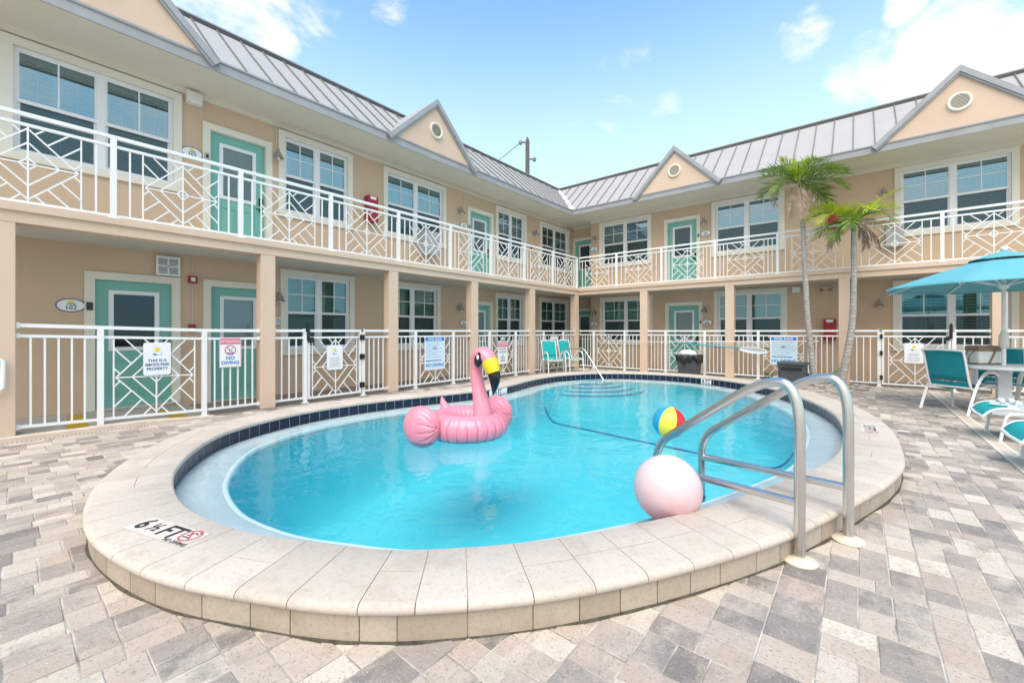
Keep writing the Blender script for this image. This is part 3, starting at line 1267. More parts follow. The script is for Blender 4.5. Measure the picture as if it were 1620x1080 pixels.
def casing(F, w, door):
    mb = MB()
    a0, a1, z0, z1 = w[:4]
    fbox(mb, F, a0, a0 + TW, -.09, .035, z0 if door else z0 + TW, z1 - TW)
    fbox(mb, F, a1 - TW, a1, -.09, .035, z0 if door else z0 + TW, z1 - TW)
    fbox(mb, F, a0, a1, -.09, .037, z1 - TW, z1)
    if not door:
        fbox(mb, F, a0, a1, -.09, .042, z0, z0 + TW)
    return mb


def slats(mb, F, a0, a1, z0, z1, pitch, width, tilt, d):
    z = z0 + pitch / 2
    while z < z1:
        dz, dd = width / 2 * sin(tilt), width / 2 * cos(tilt)
        mb.face([F(a0, d - dd, z + dz), F(a1, d - dd, z + dz), F(a1, d + dd, z - dz), F(a0, d + dd, z - dz)])
        z += pitch


def window(F, w, upper):
    a0, a1, z0, z1, st = w
    root = casing(F, w, False).build('window', 'trim', bld)
    a0, a1, z0, z1 = a0 + TW, a1 - TW, z0 + TW, z1 - TW
    mb = MB()
    fr = .035
    D0, D1 = -.085, -.03
    am = (a0 + a1) / 2
    zm = z0 + (z1 - z0) * .5
    fbox(mb, F, a0, a0 + fr, D0, D1, z0, z1)
    fbox(mb, F, a1 - fr, a1, D0, D1, z0, z1)
    fbox(mb, F, a0 + fr, a1 - fr, D0, D1, z1 - fr, z1)
    fbox(mb, F, a0 + fr, a1 - fr, D0, D1 + .01, z0, z0 + fr)
    fbox(mb, F, am - .05, am + .05, D0, D1 + .004, z0 + fr, z1 - fr)
    pn, sn, bl, mt = MB(), MB(), MB(), MB()
    for s0, s1 in ((a0 + fr, am - .05), (am + .05, a1 - fr)):
        fbox(mb, F, s0, s1, D0 + .004, D1 + .006, zm - .025, zm + .025)
        fbox(mb, F, s0, s0 + .022, D0 + .01, D1 - .01, zm + .025, z1 - fr)
        fbox(mb, F, s1 - .022, s1, D0 + .01, D1 - .01, zm + .025, z1 - fr)
        fbox(mb, F, s0 + .022, s1 - .022, D0 + .01, D1 - .01, z1 - fr - .022, z1 - fr)
        # lower sash sits further in
        fbox(mb, F, s0, s0 + .035, D0 - .012, D1 - .03, z0 + fr, zm - .025)
        fbox(mb, F, s1 - .035, s1, D0 - .012, D1 - .03, z0 + fr, zm - .025)
        fbox(mb, F, s0 + .035, s1 - .035, D0 - .012, D1 - .03, z0 + fr, z0 + fr + .035)
        fquad(pn, F, s0 + .02, s1 - .02, -.058, zm + .02, z1 - fr - .02)
        fquad(pn, F, s0 + .03, s1 - .03, -.075, z0 + fr + .03, zm - .02)
        fquad(sn, F, s0 + .03, s1 - .03, -.052, z0 + fr + .03, zm - .02)
        mv = (s0 + s1) / 2
        fbox(mt, F, mv - .010, mv + .010, -.0565, -.046, zm + .025, z1 - fr - .02)
        if st == 'b':
            zh = zm + (z1 - zm) * .5
            fbox(mt, F, s0 + .022, s1 - .022, -.0560, -.0465, zh - .010, zh + .010)
            tl = random.uniform(.85, 1.15)
            slats(bl, F, s0, s1, z0, z1, .047, .048, tl, -.15)
        else:
            sh = (s1 - s0) / 2
            for q in range(2):
                q0, q1 = s0 + q * sh + .006, s0 + (q + 1) * sh - .006
                fbox(bl, F, q0, q0 + .05, -.17, -.14, z0, z1)
                fbox(bl, F, q1 - .05, q1, -.17, -.14, z0, z1)
                fbox(bl, F, q0 + .05, q1 - .05, -.17, -.14, z1 - .08, z1)
                fbox(bl, F, q0 + .05, q1 - .05, -.17, -.14, zm - .04, zm + .04)
                slats(bl, F, q0 + .05, q1 - .05, z0, z1 - .08, .074, .085, .85, -.155)
                fbox(bl, F, (q0 + q1) / 2 - .006, (q0 + q1) / 2 + .006, -.115, -.105, z0 + .05, z1 - .12)
    mb.build('sash_frame', 'vinyl', root)
    mt.build('muntin', 'vinyl', root)
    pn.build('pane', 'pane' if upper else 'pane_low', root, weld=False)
    sn.build('insect_screen', 'screen', root, weld=False)
    bl.build('blind' if st == 'b' else 'shutter', 'blind' if st == 'b' else 'shutter', root, weld=False)


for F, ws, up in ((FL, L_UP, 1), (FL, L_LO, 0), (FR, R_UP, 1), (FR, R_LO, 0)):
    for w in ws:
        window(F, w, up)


def door(F, w, hinge_left=True):
    a0, a1, z0, z1, st = w
    mb = MB()
    t = TW
    a0 += t
    a1 -= t
    z1 -= t
    W, H = a1 - a0, z1 - z0
    d = -.055
    la0, la1 = a0 + W * .19, a1 - W * .19
    lz0, lz1 = z0 + H * .46, z1 - H * .085
    # leaf with a glazed opening
    fbox(mb, F, a0, la0, -.10, d, z0 + .01, z1)
    fbox(mb, F, la1, a1, -.10, d, z0 + .01, z1)
    fbox(mb, F, la0, la1, -.10, d, lz1, z1)
    fbox(mb, F, la0, la1, -.10, d, z0 + .01, lz0)
    for p0, p1 in ((a0 + W * .15, a0 + W * .47), (a0 + W * .53, a0 + W * .85)):
        zz0, zz1 = z0 + H * .10, z0 + H * .38
        for b0, b1, e0, e1 in ((p0, p1, zz0, zz0 + .02), (p0, p1, zz1 - .02, zz1), (p0, p0 + .02, zz0 + .02, zz1 - .02), (p1 - .02, p1, zz0 + .02, zz1 - .02)):
            fbox(mb, F, b0, b1, d, d + .010, e0, e1)
        fbox(mb, F, p0 + .05, p1 - .05, d, d + .008, zz0 + .05, zz1 - .05)
    root = mb.build('door', 'teal', bld)
    cw = list(w)
    casing(F, cw, True).build('door_casing', 'trim', root)
    mb = MB()
    for b0, b1, e0, e1 in ((la0 - .02, la1 + .02, lz0 - .02, lz0 + .04), (la0 - .02, la1 + .02, lz1 - .04, lz1 + .02), (la0 - .02, la0 + .04, lz0 + .04, lz1 - .04),
                           (la1 - .04, la1 + .02, lz0 + .04, lz1 - .04)):
        fbox(mb, F, b0, b1, -.105, d + .016, e0, e1)
    mb.build('light_frame', 'vinyl', root)
    mb = MB()
    fquad(mb, F, la0 + .03, la1 - .03, -.07, lz0 + .03, lz1 - .03)
    mb.build('pane', 'doorglass', root, weld=False)
    if st != 'd':
        mb = MB()
        slats(mb, F, la0 + .03, la1 - .03, lz0 + .02, lz1 - .02, .017, .019 if st == 'l' else .013, 1.15 if st == 'l' else .7, -.09)
        mb.build('blind', 'blindboard', root, weld=False)
    h = a1 - .07 if hinge_left else a0 + .07
    mb = MB()
    fbox(mb, F, h - .035, h + .035, d, d + .03, z0 + .98, z0 + 1.12)
    fbox(mb, F, h - .03, h + .03, d, d + .02, z0 + .86, z0 + .92)
    mb.tube([F(h, d + .02, z0 + .89), F(h, d + .06, z0 + .89), F(h - (.10 if hinge_left else -.10), d + .06, z0 + .89)], .011, 8)
    mb.build('handle', 'brass', root)
    mb = MB()
    for zz in (.2, .55, .88):
        s_ = a0 if hinge_left else a1
        fbox(mb, F, s_ - .008, s_ + .008, d, d + .006, z0 + H * zz - .05, z0 + H * zz + .05)
    mb.build('hinge', 'brass', root)
    mb = MB()
    fbox(mb, F, a0, a1, -.12, .02, z0 - .02, z0 + .012)
    mb.build('threshold', 'curb', root)


for F, ws in ((FL, L_DU), (FL, L_DL), (FR, R_DU), (FR, R_DL), (FC, C_DU), (FC, C_DL)):
    for w in ws:
        door(F, w)

# gallery slab, beam with lip, columns
mb = MB()
mb.box(XW, XL - .2, L0, YB + .2, 2.6, 2.755)
mb.box(XW, R1, YB + .2, CY, 2.6, 2.755)
mb.build('gallery_slab', 'ceiling', bld)
mb = MB()
mb.box(XL - .22, XL, L0, YB, 2.55, 2.68)
mb.box(XL - .22, R1, YB, YB + .22, 2.55, 2.68)
mb.build('gallery_beam', 'stucco_band', bld)
mb = MB()
mb.box(XL - .24, XL + .035, L0, YB - .035, 2.68, 2.768)
mb.box(XL - .24, R1, YB - .035, YB + .24, 2.68, 2.768)
mb.build('gallery_lip', 'stucco_band', bld, bevel=.008)
for y0, y1 in ((-2.62, -2.40), (-.165, .058), (2.66, 2.879), (5.10, 5.325), (7.52, 7.76), (9.98, 10.228), (12.57, 12.80)):
    mb = MB()
    mb.box(XL - .215, XL - .004, y0, y1, 0, 2.55)
    mb.build('column', 'stucco_band', bld, bevel=.006)
for x0, x1 in ((-5.345, -5.105), (-2.877, -2.655), (-.375, -.165), (2.09, 2.30), (4.55, 4.78)):
    mb = MB()
    mb.box(x0, x1, YB + .004, YB + .215, 0, 2.55)
    mb.build('column', 'stucco_band', bld, bevel=.006)
# soffit, crown strip, fascia, roof
ZS = 5.48
mb = MB()
mb.box(XW, XF + .01, L0, YF - .01, ZS, ZS + .05)
mb.box(XW, R1, YF - .01, CY, ZS, ZS + .05)
mb.build('soffit', 'soffit', bld)
mb = MB()
mb.box(XW, XW + .05, L0, YW - .06, ZS - .10, ZS)
mb.box(R0 - .0, R1, YW - .05, YW, ZS - .10, ZS)
mb.box(XW + .05, R0, CY - .05, CY, ZS - .10, ZS)
mb.build('crown_strip', 'soffit', bld)
mb = MB()
mb.box(XF, XF + .022, L0, YF - .022, ZS - .025, ZS + .13)
mb.box(XF, R1, YF - .022, YF, ZS - .025, ZS + .13)
mb.cur = 0
mb.box(XF - .02, XF + .045, L0, YF - .045, ZS + .13, ZS + .165)
mb.box(XF - .02, R1, YF - .045, YF + .02, ZS + .13, ZS + .165)
mb.build('fascia', 'fascia', bld, bevel=.004)
ZE, RUN, RISE = ZS + .16, 1.70, 1.52
ZR = ZE + RISE
mb = MB()
mb.face([(XF, L0, ZE), (XF, YF, ZE), (XF - RUN, YF + RUN, ZR), (XF - RUN, L0, ZR)])
mb.face([(XF, YF, ZE), (R1, YF, ZE), (R1, YF + RUN, ZR), (XF - RUN, YF + RUN, ZR)])
mb.face([(XF - RUN, L0, ZR), (XF - RUN, YF + RUN, ZR), (R1, YF + RUN, ZR), (R1, 22, ZR), (-17, 22, ZR), (-17, L0, ZR)])
mb.face([(XF, L0, ZE), (XF - RUN, L0, ZR), (-17, L0, ZR), (-17, L0, ZE)])
roof = mb.build('roof', 'roof', bld, weld=False)
mb = MB()
nrm = Vector((RISE, 0, RUN)).normalized()
y = L0 + .12
PITCH = .405
while y < YF + RUN - .1:
    s0 = max(0, (y - YF) / RUN)
    p = Vector((XF - RUN * s0, y, ZE + RISE * s0)) + nrm * .014
    q = Vector((XF - RUN, y, ZR)) + nrm * .014
    mb.bar(p, q, .016, .034, up=nrm)
    y += PITCH
x = XF - RUN + .25
nrm2 = Vector((0, -RISE, RUN)).normalized()
while x < R1:
    s0 = max(0, (XF - x) / RUN)
    p = Vector((x, YF + RUN * s0, ZE + RISE * s0)) + nrm2 * .014
    q = Vector((x, YF + RUN, ZR)) + nrm2 * .014
    mb.bar(p, q, .016, .034, up=nrm2)
    x += PITCH
mb.build('standing_seam', 'seam', roof)
mb = MB()
mb.box(XF - RUN - .12, XF - RUN + .05, L0, YF + RUN - .05, ZR - .01, ZR + .07)
mb.box(XF - RUN - .12, R1, YF + RUN - .05, YF + RUN + .12, ZR - .01, ZR + .07)
mb.build('ridge_cap', 'fascia', roof)
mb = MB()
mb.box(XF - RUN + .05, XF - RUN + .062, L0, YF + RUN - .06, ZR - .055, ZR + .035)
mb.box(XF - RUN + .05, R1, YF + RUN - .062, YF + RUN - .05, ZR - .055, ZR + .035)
mb.build('ridge_dark_trim', 'ridge', roof)  # dark metal trim line along the ridge
mb = MB()
mb.bar((XF + .02, YF - .02, ZE + .03), (XF - RUN, YF + RUN, ZR + .03), .16, .03, up=Vector((1, -1, 1.4)).normalized())
mb.build('valley_flashing', 'flash', roof)


def gable(F, ac, half, h):
    # F(a, d, z): d measured outward from the fascia plane
    mb = MB()
    zb = ZS + .12
    t = .035
    A, B, T = (ac - half, zb), (ac + half, zb), (ac, zb + h)
    mb.face([F(A[0], t, A[1]), F(B[0], t, B[1]), F(T[0], t, T[1])])
    root = mb.build('gable', 'stucco_band', bld, weld=False)
    back = -(h - .04) / RISE * RUN
    mb = MB()
    ov = .12
    for s_ in (-1, 1):
        k = h / half
        e = (ac + s_ * (half + ov), zb - ov * k)
        mb.face([F(e[0], t + .07, e[1] + .075), F(T[0], t + .07, T[1] + .085), F(T[0], back - .1, T[1] + .085), F(e[0], -.15, e[1] + .075)])
    mb.build('gable_roof', 'roof', root, weld=False)
    mb = MB()
    for s_ in (-1, 1):
        u = Vector((s_ * half, -h)).normalized()
        n = Vector((-u.y * s_, u.x * s_))
        n = n if n.y > 0 else -n
        for w0, w1, d0, d1 in ((-.03, .07, .0, .075), (-.065, -.03, 0, .05)):
            P = []
            for q, (ln) in enumerate((0, sqrt(half ** 2 + h ** 2) + .10)):
                for w_ in (w0, w1):
                    # mitre at the apex: slide along so the two rakes meet on the centre line
                    base = Vector(T) + u * ln + n * w_
                    if q == 0:
                        base = Vector((ac, T[1] + w_ / abs(n.y)))
                    P.append(base)
            V = [F(p.x, t + dd, p.y) for dd in (d0, d1) for p in P]
            mb.mesh(V, [(0, 1, 3, 2), (4, 6, 7, 5), (0, 2, 6, 4), (1, 5, 7, 3), (0, 4, 5, 1), (2, 3, 7, 6)])
    mb.build('rake_trim', 'fascia', root)
    # round louvred vent
    zc = zb + h * .46
    mb = MB()
    n = 36
    prof = [(.142, .0), (.142, .035), (.163, .05), (.19, .045), (.198, .0)]
    V = []
    for r, dd in prof:
        for k in range(n):
            th = 2 * pi * k / n
            V.append(F(ac + r * cos(th), t + dd, zc + r * sin(th)))
    mb.mesh(V, [(i * n + k, i * n + (k + 1) % n, (i + 1) * n + (k + 1) % n, (i + 1) * n + k) for i in range(4) for k in range(n)])
    vent = mb.build('vent', 'trim', root, smooth=True, angle=40)
    mb = MB()
    for k in range(9):
        zz = -.13 + .26 * (k + .5) / 9
        hw = sqrt(max(0, .143 ** 2 - zz ** 2))
        mb.face([F(ac - hw, t + .008, zc + zz + .013), F(ac + hw, t + .008, zc + zz + .013), F(ac + hw, t + .034, zc + zz - .009), F(ac - hw, t + .034, zc + zz - .009)])
    mb.build('louvre', 'trim', vent, weld=False)
    mb = MB()
    mb.face([F(ac + .142 * cos(2 * pi * k / 24), t + .004, zc + .142 * sin(2 * pi * k / 24)) for k in range(24)])
    mb.build('backing', 'vent_dark', vent, weld=False)


def FGL(a, d, z):
    return (XF + d, a, z)


def FGR(a, d, z):
    return (a, YF - d, z)


for ac, half, h in ((.80, 1.25, 1.22), (6.66, 1.26, 1.22)):
    gable(FGL, ac, half, h)
for ac, half, h in ((-4.32, 1.20, 1.22), (1.655, 1.30, 1.24)):
    gable(FGR, ac, half, h)

# conduits under the soffit and to the lamps
mb = MB()
for a in (3.43, 8.60, 9.97, 12.14):
    mb.tube([FL(a, .02, 4.95 if a != 9.97 else 4.5), FL(a, .02, 5.36), FL(a + .03, .06, 5.40)], .009, 6)
mb.tube([FL(3.43, .07, 5.40), FL(3.8, .10, 5.455), FL(13.9, .10, 5.455)], .008, 6)
for a in (-3.70,):
    mb.tube([FR(a, .02, 4.95), FR(a, .02, 5.37)], .009, 6)
mb.tube([FC(-8.45, .02, 5.05), FC(-8.45, .02, 5.40)], .012, 6)
mb.tube([FL(2.06, .02, 1.40), FL(2.06, .02, 2.58)], .006, 6)
mb.build('conduit', 'soffit', bld)


def railings(root, F, d, cfg, z_top, z_mid, z_bot, z_base, dzf=None, end_plates=True, S_=1.0):
    """cfg: dict with ends [(a0,a1)...], posts, panels, gaps filled with balusters"""
    dzf = dzf or (lambda a: 0)

    def P(a, z, dd=0):
        return F(a, d + dd, z + dzf(a))
    up = (0, 0, 1)
    for a0, a1 in cfg['spans']:
        for nm, z, w, h in (('top_rail', z_top, .05, .045), ('mid_rail', z_mid, .034, .034), ('bottom_rail', z_bot, .034, .034)):
            mb = MB()
            cuts = [a0] + [k for k in cfg.get('kinks', []) if a0 < k < a1] + [a1]
            for q in range(len(cuts) - 1):
                mb.bar(P(cuts[q], z), P(cuts[q + 1], z), w, h)
            if end_plates:
                for e, s_ in ((a0, 1), (a1, -1)):
                    mb.bar(P(e, z), P(e + s_ * .03, z), w + .022, h + .022)
            mb.build(nm, 'white', root)
    for a in cfg['posts']:
        mb = MB()
        mb.bar(P(a, z_base), P(a, z_top - .02), .062, .062)
        mb.bar(P(a, z_base), P(a, z_base + .012), .11, .11)
        mb.build('post', 'white', root)
    for p0, p1 in cfg['panels']:
        chip_panel(root, P, p0, p1, z_bot, z_mid)
    for a in cfg['bals']:
        mb = MB()
        mb.bar(P(a, z_bot), P(a, z_mid), .019, .019)
        mb.build('baluster', 'white', root)


def chip_panel(root, P, p0, p1, z0, z1, name='lattice_panel'):
    mb = MB()
    ca, cz = (p0 + p1) / 2, (z0 + z1) / 2
    ha, hz_ = (p1 - p0) / 2, (z1 - z0) / 2 - .017
    w = .016

    def Q(u, v):
        return P(ca + u * ha, cz + v * hz_)

    cnt = [0]

    def seg(u0, v0, u1, v1):
        # each bar is welded a hair in front of or behind its neighbour
        cnt[0] += 1
        dd = ((cnt[0] * 37) % 23 - 11) * .00035
        mb.bar(P(ca + u0 * ha, cz + v0 * hz_, dd), P(ca + u1 * ha, cz + v1 * hz_, dd), w + dd * .3, w)
    seg(-1, -1, -1, 1)
    seg(1, -1, 1, 1)
    seg(0, -1, 0, 1)
    seg(-.95, 0, .95, 0)
    for r in (.95, .58, .16):
        for su, sv in ((1, 1), (-1, 1), (1, -1), (-1, -1)):
            seg(su * r, 0, 0, sv * r)
    for su in (-1, 1):
        for sv in (-1, 1):
            for t in (.10, .37, .63, .87):
                u0, v0 = .95 * (1 - t), .95 * t
                e = min(1 - u0, 1 - v0)
                if e > .04:
                    seg(su * u0, sv * v0, su * (u0 + e), sv * (v0 + e))
    return mb.build(name, 'white', root, weld=False)


def fill(solids, spacing=.112, mn=.15):
    out = []
    for i in range(len(solids) - 1):
        a, b = solids[i][1], solids[i + 1][0]
        g = b - a
        if g < mn:
            continue
        n = max(1, round(g / spacing) - 1)
        out += [a + g * (k + 1) / (n + 1) for k in range(n)]
    return out


def rail_cfg(spans, posts, panels, kinks=(), skip=()):
    bals = []
    for a0, a1 in spans:
        sol = [(a0, a0)] + sorted([(p - .03, p + .03) for p in posts if a0 <= p <= a1] + [p for p in panels if a0 <= p[0] <= a1]) + [(a1, a1)]
        bals += fill(sol)
    return dict(spans=spans, posts=posts, panels=panels, bals=bals, kinks=list(kinks))


# upper gallery railings
DR = XL - .04 - XW
postsL = [-2.07, -.589, .892, 2.373, 3.855, 5.346, 6.824, 8.267, 9.728, 11.219]
panL = [((a + b) / 2 - .443, (a + b) / 2 + .443) for a, b in zip(postsL, postsL[1:] + [12.66])]
rl = thing('balcony_railing', 'white metal lattice railing along the upper gallery of the left wing', 'railing', (XL - .04, 0, 2.77), group='upper gallery railings')
railings(rl, FL, DR, rail_cfg([(-3.1, 12.72)], postsL + [12.72], panL), 3.845, 3.725, 2.805, 2.768, end_plates=False)
postsR = [-6.157, -4.665, -3.138, -1.629, -.124, 1.381, 2.86, 4.35]
panR = [((a + b) / 2 - .443, (a + b) / 2 + .443) for a, b in zip([-7.60] + postsR, postsR)]
rr = thing('balcony_railing', 'white metal lattice railing along the upper gallery of the right wing behind the palms', 'railing', (0, YB + .04, 2.77), group='upper gallery railings')
railings(rr, FR, YW - YB - .04, rail_cfg([(-7.56, 4.8)], postsR, panR), 3.845, 3.725, 2.805, 2.768, end_plates=False)

# pool fence, one bay between each two columns
GF = 'pool fence bays between the columns'
DFL, DFR = XL - .07 - XW, YW - YB - .07
dz1 = lambda a: .062 * max(0, min(1, (2.0 - a) / 1.9))
bays = [
    (FL, DFL, [(.06, 2.655)], [.772, 1.896], [(.898, 1.779)], 'white metal fence bay in front of the door marked 102', dz1, (1.896,)),
    (FL, DFL, [(2.88, 3.392), (4.529, 5.095)], [3.392, 4.529], [], 'short white fence pieces on both sides of the left pool gate', None, ()),
    (FL, DFL, [(5.33, 7.515)], [5.812, 6.947], [(5.945, 6.824)], 'white metal fence bay holding the left POOL RULES sign', None, ()),
    (FL, DFL, [(7.765, 9.975)], [8.242, 9.36], [(8.36, 9.24)], 'white metal fence bay behind the flamingo head with red ATTENTION sign', None, ()),
    (FL, DFL, [(10.23, 12.565)], [10.743, 11.877], [(10.87, 11.75)], 'white metal fence bay behind the two teal chairs at the corner', None, ()),
    (FR, DFR, [(-7.55, -5.35)], [-7.008, -5.88], [(-6.885, -6.005)], 'white metal fence bay right of the corner column behind the step handrail', None, ()),
    (FR, DFR, [(-5.10, -2.88)], [-4.549, -3.425], [(-4.427, -3.547)], 'white metal fence bay behind the black bagged bin', None, ()),
    (FR, DFR, [(-2.65, -.38)], [-2.075, -.957], [(-1.956, -1.076)], 'white metal fence bay holding the right POOL RULES sign behind the grey hose box', None, ()),
    (FR, DFR, [(-.16, .362), (1.56, 2.085)], [.362, 1.56], [], 'short white fence pieces on both sides of the right pool gate', None, ()),
    (FR, DFR, [(2.305, 4.545)], [2.85, 3.98], [(2.975, 3.855)], 'white metal fence bay behind the parasol pole at the right edge', None, ()),
]
fences = []
for F, d, spans, posts, pans, lab, dzf, kk in bays:
    a = (spans[0][0] + spans[-1][1]) / 2
    p = F(a, d, 0)
    t = thing('pool_fence', lab, 'fence', p, 0, GF)
    railings(t, F, d, rail_cfg(spans, posts, pans, kk), 1.29, 1.165, .09, 0.0, dzf)
    fences.append(t)


def gate(F, d, a0, a1, hinge_at, lab):
    t = thing('pool_gate', lab, 'gate', F((a0 + a1) / 2, d, 0), 0, 'pool gates')

    def P(a, z, dd=0):
        return F(a, d + dd, z)
    mb = MB()
    for z, w in ((1.29, .045), (1.165, .034), (.08, .036)):
        mb.bar(P(a0 + .02, z), P(a1 - .02, z), w, w)
    mb.bar(P(a0 + .02, .062), P(a0 + .02, 1.31), .04, .04)
    mb.bar(P(a1 - .02, .062), P(a1 - .02, 1.31), .04, .04)
    mb.build('gate_frame', 'white', t, weld=False)
    m0 = (a0 + a1) / 2
    chip_panel(t, P, m0 - .435, m0 + .435, .08, 1.165)
    hx, lx = (a1 + .01, a0) if hinge_at == 'right' else (a0 - .01, a1)
    for z in (.22, .78, 1.16):
        mb = MB()
        mb.bar(P(hx, z - .05, .03), P(hx, z + .05, .03), .095, .05)
        mb.bar(P(hx, z - .055, .045), P(hx, z + .055, .045), .03, .03)
        mb.build('hinge', 'black', t, bevel=.006)
    mb = MB()
    mb.bar(P(lx, 1.12, .035), P(lx, 1.42, .035), .045, .05)
    mb.bar(P(lx, 1.40, .035), P(lx, 1.45, .035), .03, .035)
    mb.bar(P(lx + (.05 if hinge_at == 'right' else -.05), 1.08, .035), P(lx + (.05 if hinge_at == 'right' else -.05), 1.17, .035), .10, .05)
    mb.build('latch', 'black', t, bevel=.005)
    return t


gate(FL, DFL, 3.435, 4.485, 'right', 'white pool gate on the left, opposite the window of room 103')
gate(FR, DFR, .408, 1.512, 'left', 'white pool gate on the right, beside the leaning palm')


# ------------------------------------------------------------------ signs
def sign(name, F, d, a, z, w, h, lab, fn, plate='signwhite', border=None, group='signs fixed to the pool fence', cat='sign'):
    mb = MB()
    r, n = .025, 5
    pts = []
    for cx_, cz_, t0 in ((w / 2 - r, h / 2 - r, 0), (-w / 2 + r, h / 2 - r, 90), (-w / 2 + r, -h / 2 + r, 180), (w / 2 - r, -h / 2 + r, 270)):
        for k in range(n + 1):
            t = radians(t0 + 90 * k / n)
            pts.append((cx_ + r * cos(t), cz_ + r * sin(t)))
    fr = [F(a + p[0], d + .004, z + p[1]) for p in pts]
    bk = [F(a + p[0], d, z + p[1]) for p in pts]
    m = len(pts)
    mb.mesh(fr + bk, [tuple(range(m)), tuple(range(m, 2 * m))[::-1]] + [(k, (k + 1) % m, m + (k + 1) % m, m + k) for k in range(m)])
    t = thing(name, lab, cat, F(a, d, z - h / 2), 0, group)
    mb.build('plate', plate, t, weld=False)

    class G:
        pass
    g = G()
    g.parts = {}

    def M(mat_):
        return g.parts.setdefault(mat_, MB())

    def txt(s_, x_, y_, size, mat_, bold=.01, sx=1., lift=.0065):
        V, Fc = text2d(s_, size, bold, sx=sx)
        M(mat_).mesh([F(a + x_ + p[0], d + lift, z + y_ + p[1]) for p in V], Fc)

    def rect(x0, x1, y0, y1, mat_, lift=.0052):
        M(mat_).face([F(a + x0, d + lift, z + y0), F(a + x1, d + lift, z + y0), F(a + x1, d + lift, z + y1), F(a + x0, d + lift, z + y1)])

    def poly(ps, mat_, lift=.0058):
        M(mat_).face([F(a + p[0], d + lift, z + p[1]) for p in ps])
    g.txt, g.rect, g.poly, g.M = txt, rect, poly, M
    g.at = lambda x_, y_, lift=.006: Vector(F(a + x_, d + lift, z + y_))
    fn(g, w, h)
    for k, mbx in g.parts.items():
        mbx.build('lettering', k, t, weld=False)
    return t


def lines(g, x0, x1, ys, th, mat_, center=False):
    """rows of print too small to read: broken strokes"""
    for y_ in ys:
        e = x1 - random.uniform(0, .35) * (x1 - x0)
        s0 = x0
        if center:
            c_ = (x0 + x1) / 2
            hw = (e - x0) / 2
            s0, e = c_ - hw, c_ + hw
        x_ = s0
        while x_ < e:
            l = random.uniform(.012, .04)
            g.rect(x_, min(e, x_ + l), y_ - th / 2, y_ + th / 2, mat_)
            x_ += l + .008


def emblem(g, cy, s):
    # yellow sun with rays over a blue wave, thin arc of script strokes
    n = 20
    g.poly([(s * .30 * cos(2 * pi * k / n), cy + s * .22 + s * .30 * sin(2 * pi * k / n)) for k in range(n)], 'yellow_ink')
    for k in range(9):
        t = pi * (k + .5) / 9
        g.poly([(s * .36 * cos(t - .07), cy + s * .22 + s * .36 * sin(t - .07)), (s * .52 * cos(t), cy + s * .22 + s * .52 * sin(t)),
                (s * .36 * cos(t + .07), cy + s * .22 + s * .36 * sin(t + .07))], 'yellow_ink')
    top, bot = [], []
    for k in range(13):
        u = k / 12
        x_ = -s * .55 + s * 1.1 * u
        top.append((x_, cy - s * .42 + s * .12 * sin(u * 7)))
        bot.append((x_, cy - s * .42 - s * .26 * sin(pi * u) * (.6 + .4 * sin(u * 9))))
    g.poly(top + bot[::-1], 'blue_wave', .0062)
    for k in range(8):
        x_ = -s * .6 + s * 1.2 * k / 7
        g.poly([(x_, cy - s * .12 + s * .1 * sin(k * 1.9)), (x_ + s * .1, cy - s * .02 + s * .12 * sin(k * 2.3)), (x_ + s * .12, cy - s * .05 + s * .12 * sin(k * 2.3))], 'greyink')


MT['blue_wave'] = mat('sign_wave_blue', (.01, .22, .33), .5)
MT['signpink'] = mat('sign_band_red', (.72, .16, .24), .5)


def s_smoke(g, w, h):
    emblem(g, .105, .10)
    g.txt('THIS IS A', 0, -.025, .052, 'navyink', .022)
    g.txt('SMOKE-FREE', 0, -.083, .052, 'navyink', .022, .90)
    g.txt('PROPERTY', 0, -.141, .052, 'navyink', .022, .93)


def s_att(g, w, h):
    g.rect(-w / 2 + .012, w / 2 - .012, h / 2 - .10, h / 2 - .014, 'signpink')
    g.txt('ATTENTION', 0, h / 2 - .057, .055, 'signwhite', .012, .88)
    c = g.at(0, .04)
    xd = (g.at(1, 0) - g.at(0, 0)).normalized()
    disc_ring(g.M('pink_red'), c, xd, Vector((0, 0, 1)), .078, .013, lift=Vector((0, 0, 0)))
    g.poly([(-.05, .0), (.05, .0), (.035, -.018), (-.035, -.018)], 'blue')
    g.poly([(-.03, .045), (-.02, .052), (.0, .015), (-.01, .01)], 'navyink')
    g.poly([(.01, .05), (.03, .085), (.038, .08), (.02, .045)], 'navyink')
    g.txt('NO', 0, -.085, .075, 'blue', .03)
    g.txt('DIVING', 0, -.16, .072, 'blue', .03)
    for y0, y1, x0, x1 in ((h / 2 - .012, h / 2 - .004, -w / 2 + .02, w / 2 - .02), (-h / 2 + .004, -h / 2 + .010, -w / 2 + .02, w / 2 - .02),
                           (-h / 2 + .02, h / 2 - .02, -w / 2 + .003, -w / 2 + .009), (-h / 2 + .02, h / 2 - .02, w / 2 - .009, w / 2 - .003)):
        g.rect(x0, x1, y0, y1, 'signpink')


def s_gate(g, w, h):
    emblem(g, .11, .095)
    lines(g, -.11, .11, [-.01, -.04, -.07], .010, 'greyink', True)
    lines(g, -.12, .12, [-.11, -.14, -.17], .010, 'greyink', True)


